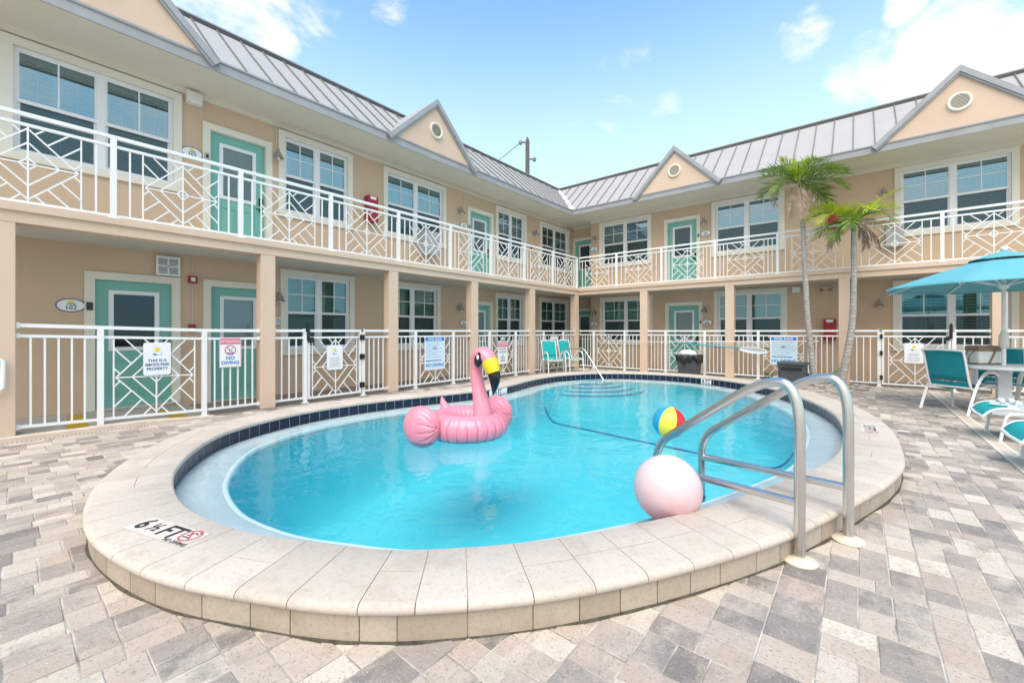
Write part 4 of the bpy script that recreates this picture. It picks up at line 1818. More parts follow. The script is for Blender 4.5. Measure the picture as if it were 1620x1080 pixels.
def s_rules(g, w, h):
    k = w / .60
    g.rect(-w / 2 + .02, w / 2 - .02, h / 2 - .105, h / 2 - .015, 'blue')
    g.txt('POOL RULES', 0, h / 2 - .062, .072, 'signwhite', .03)
    g.rect(-w / 2 + .02, w / 2 - .02, -h / 2 + .02, h / 2 - .112, 'paleblue', .0050)
    ys = [h / 2 - .15 - .042 * i for i in range(9)]
    lines(g, -w / 2 + .05, w / 2 - .05, ys, .012, 'greyink')
    g.rect(-.02, .0, ys[2] - .012, ys[2] + .012, 'ink', .0062)
    g.rect(-.06, .05, ys[3] - .014, ys[3] + .010, 'ink', .0062)
    lines(g, -w / 2 + .04, w / 2 - .03, [-h / 2 + .21], .028, 'navyink')
    g.txt('NO DIVING', 0, -h / 2 + .105, .105, 'blue', .03, .98)


def s_glass(g, w, h):
    g.rect(-w / 2 + .02, w / 2 - .02, h / 2 - .13, h / 2 - .02, 'pink_red')
    g.rect(-w / 2 + .032, w / 2 - .032, h / 2 - .12, h / 2 - .03, 'signpink', .0056)
    g.txt('ATTENTION', 0, h / 2 - .075, .066, 'signwhite', .012)
    for q, s_ in enumerate(('NO GLASS', 'ALLOWED', 'IN', 'POOL', 'AREA')):
        g.txt(s_, 0, h / 2 - .19 - .078 * q, .062 if q < 3 else .072, 'ink', .012)
    for x0, x1 in ((-w / 2 + .006, -w / 2 + .014), (w / 2 - .014, w / 2 - .006)):
        g.rect(x0, x1, -h / 2 + .02, h / 2 - .02, 'signpink')


def s_dark(g, w, h):
    for q in range(6):
        lines(g, -w / 2 + .06, w / 2 - .06, [h / 2 - .14 - .085 * q], .045, 'ink', True)


dS, dSR = DFL + .028, DFR + .028
sign('fence_sign', FL, dS, 1.343, .895, .30, .455, 'white sign reading THIS IS A SMOKE-FREE PROPERTY', s_smoke)
sign('fence_sign', FL, dS, 2.232, .945, .30, .46, 'white and red sign with crossed diver reading ATTENTION NO DIVING', s_att)
sign('gate_sign', FL, dS, 3.935, .79, .31, .46, 'white sign with sun emblem on the left pool gate', s_gate)
sign('pool_rules_sign', FL, dS, 6.35, .775, .60, .77, 'large blue and white POOL RULES sign in full view left of the flamingo', s_rules)
sign('fence_sign', FL, dS, 8.76, .675, .43, .60, 'narrow red and white ATTENTION sign about glass beside the flamingo beak', s_glass)
sign('fence_sign', FL, dS, 11.3, .72, .42, .80, 'white sign with dark print half hidden behind the two teal chairs', s_dark)
sign('pool_rules_sign', FR, dSR, -1.50, .775, .60, .74, 'large blue and white POOL RULES sign partly covered by the grey hose box', s_rules)
sign('gate_sign', FR, dSR, .94, .795, .31, .445, 'white sign with sun emblem on the right pool gate', s_gate)


# ------------------------------------------------------------------ wall fittings
def lamp_proto():
    t = thing('wall_lamp', 'x', 'wall lamp')
    mb = MB()
    mb.lathe([(.0, 0), (.055, 0), (.055, .012), (.03, .02)], (0, 0, .0), 16, 'X')
    mb.tube([(.015, 0, 0), (.06, 0, .045), (.115, 0, .06), (.15, 0, .035)], .011, 8)
    mb.build('wall_arm', 'lampmetal', t, local=True, smooth=True, angle=50)
    mb = MB()
    mb.lathe([(.012, .06), (.02, .05), (.022, .02), (.045, -.02), (.06, -.07), (.085, -.11), (.10, -.12), (.092, -.122), (.055, -.075), (.02, -.01)], (.15, 0, 0), 20)
    mb.build('bell_shade', 'lampmetal', t, local=True, smooth=True, angle=50)
    mb = MB()
    mb.ellipsoid((.15, 0, -.115), (.03, .03, .04), 12, 8)
    mb.build('bulb', 'signwhite', t, local=True, smooth=True)
    return t


lamp0 = lamp_proto()
GL = 'bell shaped wall lamps'
lamps = [
    ('L', 3.427, 4.83, 'galvanised bell lamp between upper door 202 and the window right of it'),
    ('L', 8.42, 4.82, 'galvanised bell lamp upstairs under the small left wing gable, beside a door'),
    ('L', 12.05, 4.83, 'galvanised bell lamp between the two farthest upper windows of the left wing'),
    ('L', 3.455, 2.0, 'galvanised bell lamp above the 103 plaque behind a column'),
    ('L', 8.394, 2.01, 'galvanised bell lamp on the ground floor above the flamingo head'),
    ('R', -7.70, 4.82, 'galvanised bell lamp on the upper right wing beside the recessed corner door'),
    ('R', -3.80, 4.82, 'galvanised bell lamp on the upper right wing right of the teal door'),
    ('R', .489, 4.86, 'galvanised bell lamp half behind the yellow palm fronds'),
    ('R', -7.70, 2.0, 'galvanised bell lamp on the ground floor beside the corner door'),
    ('R', -3.79, 2.01, 'galvanised bell lamp on the ground floor right of the teal door behind the bin'),
    ('R', .404, 2.04, 'galvanised bell lamp on the ground floor between leaning palm and parasol'),
]
for i, (w, a, z, lab) in enumerate(lamps):
    o = lamp0 if i == 0 else copy_tree(lamp0)
    p = FL(a, .0, z) if w == 'L' else FR(a, 0, z)
    o.location = p
    o.rotation_euler = (0, 0, 0 if w == 'L' else -pi / 2)
    tag(o, lab, 'wall lamp', GL)


def plaque(F, a, z, num, lab):
    t = thing('room_plaque', lab, 'plaque', F(a, 0, z - .09), 0, 'oval room plaques')
    mb = MB()
    for q, (rx, rz, d0, d1) in enumerate(((.155, .10, .002, .018), (.143, .088, .018, .020))):
        mb.cur = q
        n = 36
        V = [F(a + rx * cos(2 * pi * k / n), d1, z + rz * sin(2 * pi * k / n)) for k in range(n)] + [F(a + rx * cos(2 * pi * k / n), d0, z + rz * sin(2 * pi * k / n)) for k in range(n)]
        mb.mesh(V, [tuple(range(n))] + [(k, (k + 1) % n, n + (k + 1) % n, n + k) for k in range(n)])
    mb.build('plate', ['navyink', 'signwhite'], t, weld=False)
    mb = MB()
    if num:
        V, Fc = text2d(num, .085, .01)
        mb.mesh([F(a + p[0], .022, z - .035 + p[1]) for p in V], Fc)
    else:
        for k in range(3):
            mb.face([F(a + x_, .022, z + y_) for x_, y_ in ((-.06 + .045 * k, -.06), (-.03 + .045 * k, -.06), (-.03 + .045 * k, -.015), (-.06 + .045 * k, -.015))])
    mb.build('lettering', 'ink', t, weld=False)
    mb = MB()
    mb.face([F(a + .035 * cos(2 * pi * k / 14), .022, z + .05 + .026 * sin(2 * pi * k / 14)) for k in range(14)])
    mb.cur = 1
    mb.face([F(a + x_, .0225, z + y_) for x_, y_ in ((-.055, .022), (.055, .028), (.04, .008), (-.03, .012))])
    mb.build('emblem', ['yellow_ink', 'blue_wave'], t, weld=False)


plaque(FL, 2.06, 4.40, '202', 'oval white plaque numbered 202 on the upper wall')
plaque(FL, .596, 1.664, '102', 'oval white plaque numbered 102 on the ground floor wall')
plaque(FL, 3.455, 1.496, '103', 'oval white plaque numbered 103 half behind a column')
plaque(FL, 8.60, 4.40, '', 'oval room plaque left of the far upper door on the left wing')
plaque(FL, 8.60, 1.52, '', 'oval room plaque on the ground floor above the flamingo')
plaque(FR, -7.76, 4.40, '', 'oval room plaque upstairs beside the recessed corner door')
plaque(FR, -3.77, 4.41, '', 'oval room plaque upstairs right of the teal door on the right wing')
plaque(FR, -7.76, 1.56, '', 'oval room plaque on the ground floor beside the corner door')
plaque(FR, -3.73, 1.56, '', 'oval room plaque right of the ground floor door behind the bin')


def cabinet(F, a, z, w, h, dp, lab, name='fire_extinguisher_cabinet', cat='fire cabinet', group='red fire cabinets'):
    t = thing(name, lab, cat, F(a, 0, z - h / 2), 0, group)
    mb = MB()
    fbox(mb, F, a - w / 2, a + w / 2, 0, dp, z - h / 2, z + h / 2)
    mb.build('cabinet_body', 'red', t, bevel=.01)
    mb = MB()
    fbox(mb, F, a - w / 2 + .025, a + w / 2 - .025, dp, dp + .012, z - h / 2 + .04, z + h / 2 - .11)
    mb.build('cabinet_door', 'red', t, bevel=.004)
    mb = MB()
    fbox(mb, F, a - w * .28, a + w * .28, dp, dp + .008, z + h / 2 - .085, z + h / 2 - .02)
    mb.build('name_plate', 'signwhite', t)


cabinet(FL, 5.508, 4.17, .27, .60, .18, 'red fire extinguisher cabinet on the upper left wing behind the railing')
cabinet(FR, -.604, 1.33, .27, .56, .18, 'dark red fire extinguisher cabinet on the ground floor between the palms')
cabinet(FR, -.50, 4.25, .27, .56, .18, 'red fire extinguisher cabinet upstairs between the palm crowns')


def gadget(name, F, a, z, w, h, dp, m, lab, cat, detail=None, dm='black', bevel=.008):
    t = thing(name, lab, cat, F(a, 0, z - h / 2))
    mb = MB()
    fbox(mb, F, a - w / 2, a + w / 2, 0, dp, z - h / 2, z + h / 2)
    mb.build('housing', m, t, bevel=bevel)
    if detail:
        mb = MB()
        for x0, x1, y0, y1, d1 in detail:
            fbox(mb, F, a + x0, a + x1, dp, dp + d1, z + y0, z + y1)
        mb.build('front_detail', dm, t)
    return t


gadget('fire_alarm', FL, 2.064, 2.18, .13, .12, .06, 'red', 'red fire alarm strobe between the two left ground floor doors', 'fire alarm', [(-.03, .03, -.03, .035, .02)], 'signwhite')
gadget('pull_station', FL, 2.055, 1.335, .10, .13, .05, 'red', 'small red fire alarm pull station below the strobe on the left wall', 'fire alarm', [(-.03, .03, -.02, .0, .015)], 'signwhite')
gadget('pull_station', FL, 11.93, 4.21, .10, .13, .05, 'red', 'small red pull station upstairs near the far corner of the left wing', 'fire alarm', [(-.03, .03, -.02, .0, .015)], 'signwhite')
gadget('junction_box', FL, 2.075, 5.33, .22, .20, .14, 'bagwhite', 'pale electrical box under the soffit right of the nearest upper window', 'electrical box', [(-.09, -.08, .07, .08, .005), (.08, .09, .07, .08, .005), (-.09, -.07, -.11, -.09, .0)], 'greyink')
gadget('junction_box', FR, -1.36, 2.45, .19, .17, .10, 'bagwhite', 'pale square box on the ground floor wall left of the straight palm', 'electrical box', [(-.075, .075, -.065, .065, .006)], 'signwhite')
gadget('emergency_light', FR, -.69, 2.46, .28, .08, .09, 'stucco_band', 'beige twin emergency light above the ground floor fire cabinet', 'emergency light', [(-.13, -.06, -.09, -.01, .05), (.06, .13, -.09, -.01, .05)], 'bagbrown')
gadget('emergency_light', FR, -1.05, 4.93, .26, .10, .09, 'stucco_band', 'beige twin emergency light upstairs behind the tall palm crown', 'emergency light', [(-.12, -.06, -.08, -.01, .05), (.06, .12, -.08, -.01, .05)], 'trim')
gadget('grey_cabinet', FR, .69, 3.66, .34, .54, .20, 'greybox', 'grey metal cabinet on the right gallery wall behind the railing lattice', 'cabinet', [(-.14, .14, -.24, .24, .008)], 'greybox')
gadget('grey_cabinet', FL, 7.19, 3.62, .50, .62, .30, 'greybox', 'grey metal cabinet on the left gallery below a window behind the lattice', 'cabinet', [(-.22, .22, -.28, .28, .008)], 'greybox')
for F, a, z, lab in ((FL, 2.27, 4.40, 'small grey card reader on the casing of the upper door beside plaque 202'), (FL, .79, 1.66, 'small black card reader on the casing of door 102'),
                     (FL, 8.80, 4.40, 'small grey card reader on the casing of the far upper left door'), (FR, -3.99, 4.37, 'small grey card reader on the upper right door casing'),
                     (FR, -3.92, 1.58, 'small grey card reader on the ground floor door casing behind the bin')):
    t = thing('card_reader', lab, 'card reader', F(a, .037, z - .06), 0, 'card readers beside doors')
    mb = MB()
    fbox(mb, F, a - .035, a + .035, .037, .06, z - .06, z + .06)
    mb.build('housing', 'greybox' if 'grey' in lab else 'black', t, bevel=.006)
    mb = MB()
    fbox(mb, F, a - .018, a + .018, .06, .064, z - .03, z + .03)
    mb.build('keypad', 'black', t)

# white louvred grille above door 102
t = thing('vent_grille', 'white louvred grille with bent slats above door 102', 'vent', FL(1.72, 0, 2.22))
mb = MB()
a0, a1, z0, z1 = 1.565, 1.885, 2.215, 2.535
for b0, b1, e0, e1 in ((a0, a1, z0, z0 + .03), (a0, a1, z1 - .03, z1), (a0, a0 + .03, z0 + .03, z1 - .03), (a1 - .03, a1, z0 + .03, z1 - .03),
                       ((a0 + a1) / 2 - .012, (a0 + a1) / 2 + .012, z0 + .03, z1 - .03), (a0 + .03, a1 - .03, (z0 + z1) / 2 - .01, (z0 + z1) / 2 + .01)):
    fbox(mb, FL, b0, b1, .038, .062, e0, e1)
mb.build('grille_frame', 'white', t)
mb = MB()
for k in range(14):
    zz = z0 + .04 + (z1 - z0 - .08) * k / 13
    e = random.uniform(-.006, .006)
    mb.face([FL(a0 + .03, .040, zz + .012), FL(a1 - .03, .040, zz + .012 + e), FL(a1 - .03, .058, zz - .006 + e), FL(a0 + .03, .058, zz - .006)])
mb.build('slat', 'signwhite', t, weld=False)
mb = MB()
fquad(mb, FL, a0, a1, .0385, z0, z1)
mb.build('backing', 'greyink', t, weld=False)

# yellow step paint on the walkway, drain channels
for pts, lab in (([(-8.85, .56), (-8.72, .70), (-7.58, .66), (-7.58, .46)], 'yellow painted wedge on the walkway below plaque 102'),
                 ([(-8.58, 1.45), (-8.42, 1.62), (-7.58, 1.72), (-7.58, 1.50)], 'yellow painted wedge on the walkway in front of the no diving sign')):
    mb = MB()
    z_ = [.0705 if p[1] < 1.2 else (.062 - .0725 * (p[1] - 1.2) + .006) for p in pts]
    mb.face([(p[0], p[1], q) for p, q in zip(pts, z_)])
    tag(mb.build('floor_marking', 'yellowpaint', weld=False), lab, 'floor marking', 'yellow walkway markings')
t = thing('channel_drain', 'thin slotted drain along the foot of the left walkway step', 'drain', (-7.45, -.5, 0))
mb = MB()
mb.box(-7.482, -7.432, -3.0, 2.1, -.004, .004)
mb.build('drain_channel', 'curb', t)
mb = MB()
y = -3.0
while y < 2.1:
    mb.box(-7.470, -7.444, y, y + .016, .002, .0055)
    y += .036
mb.build('drain_slot', 'ink', t)
t = thing('channel_drain', 'tan channel drain running under the teal chair and loungers', 'drain', (1.2, 7, 0))
mb = MB()
mb.box(1.14, 1.165, -1, 12.6, -.004, .006)
mb.box(1.255, 1.28, -1, 12.6, -.004, .006)
mb.build('drain_frame', 'signwhite' if False else 'trim', t)
mb = MB()
mb.box(1.165, 1.255, -1, 12.6, -.004, .0035)
mb.build('drain_channel', 'curb', t)

# white handrail end at the left edge of the frame
mb = MB()
mb.tube([(XL + .05, -.6, .99), (XL + .05, -.10, .985), (XL + .05, -.035, .945), (XL + .05, -.035, .635), (XL + .05, -.07, .605), (XL + .05, -.6, .605)], .022, 8)
mb.build('wall_handrail', 'white', None, smooth=True, angle=50)
tag(bpy.data.objects['wall_handrail'], 'white metal handrail loop at the far left edge in front of a column', 'handrail')

# ------------------------------------------------------------------ pool hardware


def arc_path(pts, rad, n=6):
    """polyline with rounded corners"""
    pts = [Vector(p) for p in pts]
    out = [pts[0]]
    for i in range(1, len(pts) - 1):
        p, a, b = pts[i], (pts[i - 1] - pts[i]), (pts[i + 1] - pts[i])
        r = rad[i - 1] if isinstance(rad, (list, tuple)) else rad
        la = min(r, a.length * .48)
        lb = min(r, b.length * .48)
        s, e = p + a.normalized() * la, p + b.normalized() * lb
        for k in range(n + 1):
            t = k / n
            out.append(s * (1 - t) ** 2 + p * 2 * t * (1 - t) + e * t * t)
    out.append(pts[-1])
    return out


dirp = Vector((-.926, .377, 0))
lad = thing('pool_ladder', 'stainless pool ladder with two bent grab rails in the foreground', 'pool ladder', (-.15, 3.05, 0))
for fx, fy in ((-.253, 2.811), (-.049, 3.281)):
    f = Vector((fx, fy, 0))

    def Lp(t, z):
        return f + dirp * t + Vector((0, 0, z))
    mb = MB()
    mb.tube(arc_path([Lp(0, .004), Lp(0, .985), Lp(.21, .985), Lp(1.03, .41), Lp(1.035, -.45)], [.28, .22, .16], 10), .028, 18)
    mb.build('grab_rail', 'steel', lad, smooth=True, angle=60)
    mb = MB()
    mb.tube([Lp(.0, .325), Lp(1.035, .24)], .024, 14)
    mb.build('cross_bar', 'steel', lad, smooth=True, angle=60)
    mb = MB()
    mb.lathe([(.0, .0), (.085, .0), (.085, .008), (.075, .016), (.036, .022), (.032, .030), (.0, .030)], (fx, fy, .002), 28, cap=False)
    mb.build('flange', 'flange', lad, smooth=True, angle=35)
for z in (-.08, -.33):
    mb = MB()
    p, q = Vector((-.253, 2.811, z)) + dirp * 1.03, Vector((-.049, 3.281, z)) + dirp * 1.03
    mb.bar(p, q, .085, .03)
    mb.build('tread', 'binplastic', lad, bevel=.006)

t = thing('step_handrail', 'slim stainless handrail leading down the far pool steps beside the teal chairs', 'handrail', (-6.1, 9.9, .16))
mb = MB()
hp = arc_path([(-6.40, 10.0, .0), (-6.40, 10.0, .77), (-5.80, 10.05, .82), (-5.03, 9.72, .045), (-4.93, 9.68, -.2)], [.10, .12, .02], 6)
mb.tube(hp, .022, 12)
mb.build('rail', 'steel', t, smooth=True, angle=60)
mb = MB()
mb.lathe([(.0, 0), (.06, 0), (.055, .012), (.024, .016)], (-6.40, 10.0, .0), 20, cap=False)
mb.build('flange', 'steel', t, smooth=True, angle=40)

# ------------------------------------------------------------------ inflatables
fl = thing('flamingo_float', 'pink inflatable flamingo ring with yellow and black beak floating in the pool', 'inflatable', (-3.69, 3.58, .045), -.06)
fl.scale = (.97, .97, .97)
mb = MB()
R_, r_, nu, nv = .345, .163, 156, 26
V, F = [], []
for i in range(nu):
    th = 2 * pi * i / nu
    pinch = .0
    for k in range(nv):
        ph = 2 * pi * k / nv
        # heat sealed pleats on the outer and inner flank
        fl_ = max(0, cos(ph)) ** 2 * .9 + max(0, -cos(ph)) ** 2 * .6
        s_ = abs(sin(th * 13))
        pin = -.019 * fl_ * (1 - min(1, s_ * 4.5)) ** 1 + .004 * fl_ * sin(th * 61 + 2 * sin(th * 9))
        rr = r_ * (1 + .02 * sin(3 * th)) + pin
        V.append(((R_ + rr * cos(ph)) * cos(th) * 1.06, (R_ + rr * cos(ph)) * sin(th), .115 + rr * sin(ph)))
for i in range(nu):
    for k in range(nv):
        F.append((i * nv + k, ((i + 1) % nu) * nv + k, ((i + 1) % nu) * nv + (k + 1) % nv, i * nv + (k + 1) % nv))
mb.mesh(V, F)
mb.build('ring', 'flamingo', fl, local=True, smooth=True)
mb = MB()
mb.lathe([(.0, .10), (.19, .10)], (0, 0, 0), 40, cap=False)
mb.build('seat', 'flamingo', fl, local=True)
# seam lines standing just proud of the ring
mb = MB()
for i in range(26):
    th = 2 * pi * (i / 26)
    pts = []
    for k in range(9):
        ph = -1.0 + 1.5 * k / 8
        fl_ = max(0, cos(ph)) ** 2 * .9
        rr = r_ * (1 + .02 * sin(3 * th)) - .019 * fl_ + .0015
        pts.append(((R_ + rr * cos(ph)) * cos(th) * 1.06, (R_ + rr * cos(ph)) * sin(th), .115 + rr * sin(ph)))
    mb.tube(pts, .0032, 5)
mb.build('seam', 'crease', fl, local=True, smooth=True)
# neck and head: one continuous tapered surface
path = [(.30, 0, .12), (.305, 0, .22), (.295, 0, .32), (.262, 0, .45), (.222, 0, .58), (.195, 0, .70), (.185, 0, .80), (.195, 0, .88), (.225, 0, .945), (.275, 0, .985), (.33, 0, .985),
        (.385, 0, .955), (.425, 0, .91), (.45, 0, .865)]
rad = [.138, .134, .123, .102, .086, .077, .074, .080, .097, .112, .114, .106, .092, .078]
cp = catmull([Vector(p) for p in path + [(.45, 0, .8)]], 4)[:len(path) * 4 - 3]
rd = []
for i in range(len(cp)):
    t = i / 4
    a = int(t)
    b = min(a + 1, len(rad) - 1)
    rd.append(rad[a] + (rad[b] - rad[a]) * (t - a))
mb = MB()
mb.tube(cp, rd, 28, sx=.88)
mb.build('neck_and_head', 'flamingo', fl, local=True, smooth=True, angle=70)
bp = [(.412, 0, .915), (.435, 0, .878), (.465, 0, .83), (.492, 0, .775)]
mb = MB()
mb.tube(bp, [.1075, .105, .096, .080], 28, sx=.88)
mb.build('beak_base', 'beak', fl, local=True, smooth=True, angle=70)
bp = [(.4915, 0, .777), (.503, 0, .735), (.507, 0, .68), (.502, 0, .62), (.489, 0, .56), (.476, 0, .515)]
mb = MB()
mb.tube(bp, [.0815, .077, .065, .046, .024, .005], 28, sx=.86)
mb.build('beak_tip', 'beakblack', fl, local=True, smooth=True, angle=70)
for s_ in (-1, 1):
    mb = MB()
    rot = Matrix.Rotation(.25, 3, 'Y')
    mb.ellipsoid((.322, s_ * .095, .938), (.068, .024, .096), 24, 14, rot=rot)
    e = mb.build('eye', 'beakblack', fl, local=True, smooth=True)
    mb = MB()
    mb.ellipsoid((.334, s_ * .1165, .965), (.021, .007, .03), 12, 8)
    mb.build('eye_highlight', 'eyewhite', e, local=True, smooth=True)


def wing_fn(sgn_):
    def f(u):
        # gathered pleats towards the ring side
        inward = max(0, u.x * .9 - .1)
        a = atan2(u.z, u.y)
        return 1 - .10 * inward * 1.9 * (1 - min(1, abs(sin(a * 6.5 + .3)) * 2.2)) - .05 * max(0, u.x)
    return f


for s_, cx_, cy_, sc_ in ((-1, -.10, -.60, 1.0), (1, -.03, .585, 1.0)):
    mb = MB()
    rot = Matrix.Rotation(.18 if s_ < 0 else -.1, 3, 'Z')
    mb.ellipsoid((cx_, cy_, .155), (.262 * sc_, .165, .245), 112, 56, fn=wing_fn(s_), rot=rot)
    mb.build('wing', 'flamingo', fl, local=True, smooth=True)
mb = MB()
mb.tube([(-.40, 0, .23), (-.45, 0, .28), (-.485, 0, .33), (-.505, 0, .375), (-.51, 0, .40)], [.07, .056, .038, .018, .004], 18)
mb.build('tail', 'flamingo', fl, local=True, smooth=True, angle=70)

bb = thing('beach_ball', 'beach ball with blue, yellow and red panels floating behind the ladder rails', 'beach ball', (-1.718, 4.955, .055), 0)
rb_ = .185
cols = ['ballblue', 'ballyel', 'ballred', 'ballwhite', 'ballblue', 'ballyel']
rotm = Matrix.Rotation(radians(-8), 3, 'X') @ Matrix.Rotation(radians(10), 3, 'Y')
face_dir = atan2(-5.17, 1.80)
for k, cm in enumerate(['ballyel', 'ballred', 'ballwhite', 'ballyel', 'ballwhite', 'ballblue']):
    mb = MB()
    V, F = [], []
    a0 = face_dir - radians(34) + k * pi / 3
    for i in range(17):
        ph = .10 + (pi - .2) * i / 16
        for j in range(9):
            t = a0 + pi / 3 * j / 8
            p = rotm @ Vector((sin(ph) * cos(t), sin(ph) * sin(t), cos(ph))) * rb_
            V.append((p.x, p.y, p.z + .155))
    F = [(i * 9 + j, i * 9 + j + 1, (i + 1) * 9 + j + 1, (i + 1) * 9 + j) for i in range(16) for j in range(8)]
    mb.mesh(V, F)
    mb.build('panel', cm, bb, local=True, smooth=True)
for s_ in (1, -1):
    mb = MB()
    mb.ellipsoid(rotm @ Vector((0, 0, s_ * rb_ * .985)) + Vector((0, 0, .155)), (.022, .022, .006), 16, 8, rot=rotm)
    mb.build('end_cap', 'ballwhite', bb, local=True, smooth=True)


def balloon_mat():
    m, N, L, P = nodes_of('pink_white_balloon')
    v = coords(N, L)
    sep = N.new('ShaderNodeSeparateXYZ')
    L.new(v, sep.inputs[0])
    ad = N.new('ShaderNodeMath')
    ad.operation = 'MULTIPLY_ADD'
    L.new(noise_n(N, L, v, 9, 4, .6), ad.inputs[0])
    ad.inputs[1].default_value = .22
    L.new(sep.outputs[2], ad.inputs[2])
    L.new(ramp(N, L, ad.outputs[0], [(.12, (.74, .27, .31)), (.30, (.70, .49, .52)), (.50, (.64, .58, .605))]), P.inputs['Base Color'])
    P.inputs['Roughness'].default_value = .38
    P.inputs['Subsurface Weight'].default_value = .2
    P.inputs['Subsurface Radius'].default_value = (.05, .03, .03)
    return m


MT['balloon'] = balloon_mat()
bo = thing('beach_balloon', 'large white ball blushing pink underneath, floating against the pool edge by the ladder', 'ball', (-.969, 2.769, .037))
mb = MB()
mb.ellipsoid((0, 0, .212), (.214, .214, .212), 48, 30)
mb.build('skin', 'balloon', bo, local=True, smooth=True)
mb = MB()
mb.tube([(.05, .06, .008), (.055, .066, -.006)], [.012, .018], 10)
mb.build('valve', 'balloon', bo, local=True, smooth=True)


# ------------------------------------------------------------------ sling chairs
def sling_chair(label, fabric, flat=False, w=.56, tw=.016):
    """faces +x; origin on the floor under the middle of the seat"""
    t = thing('sling_chair', label, 'chair')
    hw = w / 2

    def tb(mb, pts, rad):
        if flat:
            P = arc_path(pts, rad, 6)
            for a, b in zip(P, P[1:]):
                pass
            mb.tube(P, tw * 1.15, 4, sx=1.5)
        else:
            mb.tube(arc_path(pts, rad, 6), tw, 10)
    # sling rails: back + seat
    side = [(-.40, .98), (-.35, .90), (-.235, .43), (-.12, .40), (.16, .435), (.26, .42)]
    sb = catmull([Vector((p[0], 0, p[1])) for p in [(-.36, 1.02)] + side + [(.30, .36)]], 5)[5:-10]
    mb = MB()
    for s_ in (-1, 1):
        mb.tube([(p.x, s_ * (hw - .05), p.z) for p in sb], tw * .9, 8)
    mb.tube([(sb[0].x, -(hw - .05), sb[0].z), (sb[0].x - .02, 0, sb[0].z + .012), (sb[0].x, hw - .05, sb[0].z)], tw * .9, 8)
    mb.tube([(-.235, -(hw - .05), .40), (-.235, hw - .05, .40)], tw * .9, 8)
    mb.tube([(.24, -(hw - .05), .40), (.24, hw - .05, .40)], tw * .9, 8)
    mb.build('sling_frame', 'white', t, local=True, smooth=True, angle=60)
    nb = [i for i, p in enumerate(sb) if p.z > .47 and p.x < -.2]
    ns = [i for i, p in enumerate(sb) if i >= nb[-1]]
    for nm, ids in (('backrest', nb), ('seat', ns)):
        mb = MB()
        V = []
        for i in ids:
            p = sb[i]
            for k in range(7):
                u = k / 6 * 2 - 1
                sag = .022 * (1 - u * u)
                off = (sag * -.9, -.25 * sag) if nm == 'backrest' else (0, -sag)
                V.append((p.x + off[0], u * (hw - .05), p.z + off[1]))
        m = len(ids)
        mb.mesh(V, [(i * 7 + k, i * 7 + k + 1, (i + 1) * 7 + k + 1, (i + 1) * 7 + k) for i in range(m - 1) for k in range(6)])
        o = mb.build(nm, fabric, t, local=True, smooth=True)
        sd = o.modifiers.new('thick', 'SOLIDIFY')
        sd.thickness = .006
    for s_ in (-1, 1):
        mb = MB()
        y = s_ * hw
        tb(mb, [(.31, y, 0), (.25, y, .64), (-.02, y, .665), (-.20, y, .44), (-.36, y, 0)], [.13, .14, .25])
        mb.build('leg_and_arm', 'white', t, local=True, smooth=True, angle=60)
        mb = MB()
        mb.tube([(-.235, y, .38), (-.235, y - s_ * .05, .40)], tw * .8, 8)
        mb.tube([(.265, y, .42), (.24, y - s_ * .05, .40)], tw * .8, 8)
        mb.build('bracket', 'white', t, local=True, smooth=True)
    return t


ch = sling_chair('teal sling chair beside the left corner column, nearest to the red ATTENTION sign', 'sling')
ch.location = (-7.13, 10.55, 0)
ch.rotation_euler = (0, 0, radians(-32))
tag(ch, None, None, 'teal sling chairs by the far fence')
c2 = copy_tree(ch)
c2.location = (-6.99, 11.32, 0)
c2.rotation_euler = (0, 0, radians(-18))
tag(c2, 'teal sling chair right next to the corner column behind the step handrail', 'chair')
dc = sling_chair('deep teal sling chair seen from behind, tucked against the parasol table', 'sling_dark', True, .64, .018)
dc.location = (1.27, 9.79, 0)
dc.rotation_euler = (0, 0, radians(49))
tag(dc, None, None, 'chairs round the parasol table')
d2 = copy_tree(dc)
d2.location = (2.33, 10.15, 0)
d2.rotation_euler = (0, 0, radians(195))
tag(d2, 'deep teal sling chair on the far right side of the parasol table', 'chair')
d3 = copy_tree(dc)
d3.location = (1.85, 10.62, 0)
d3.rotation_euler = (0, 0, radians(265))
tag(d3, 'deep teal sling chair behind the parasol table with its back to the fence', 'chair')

# table and parasol
TX, TY = 1.724, 9.82
tb_ = thing('patio_table', 'round pale slatted patio table with a square pedestal under the parasol', 'table', (TX, TY, 0))
mb = MB()
R = .57
n = 9
rz = radians(40)
for k in range(n):
    y0 = -R + 2 * R * k / n + .004
    y1 = -R + 2 * R * (k + 1) / n - .004
    P = []
    for q in range(9):
        yy = y0 + (y1 - y0) * q / 8
        P.append((sqrt(max(0, R * R - yy * yy)), yy))
    poly_ = P + [(-p[0], p[1]) for p in P[::-1]]
    m = len(poly_)
    V = [(p[0] * cos(rz) - p[1] * sin(rz), p[0] * sin(rz) + p[1] * cos(rz), z) for z in (.755, .73) for p in poly_]
    mb.mesh(V, [tuple(range(m)), tuple(range(m, 2 * m))[::-1]] + [(i, (i + 1) % m, m + (i + 1) % m, m + i) for i in range(m)])
mb.build('tabletop', 'tabletop', tb_, local=True, weld=False)
mb = MB()
V = []
n = 48
mb.lathe([(.50, .705), (.555, .705), (.572, .715), (.572, .735), (.56, .735), (.56, .72), (.50, .72)], (0, 0, 0), 48, cap=False)
mb.build('rim', 'tabletop', tb_, local=True, smooth=True, angle=40)
mb = MB()
mb.box(-.075, .075, -.075, .075, .03, .71)
mb.bar((-.4, 0, .69), (.4, 0, .69), .05, .04)
mb.bar((0, -.4, .69), (0, .4, .69), .05, .04)
mb.build('pedestal', 'tabletop', tb_, local=True, bevel=.012)
mb = MB()
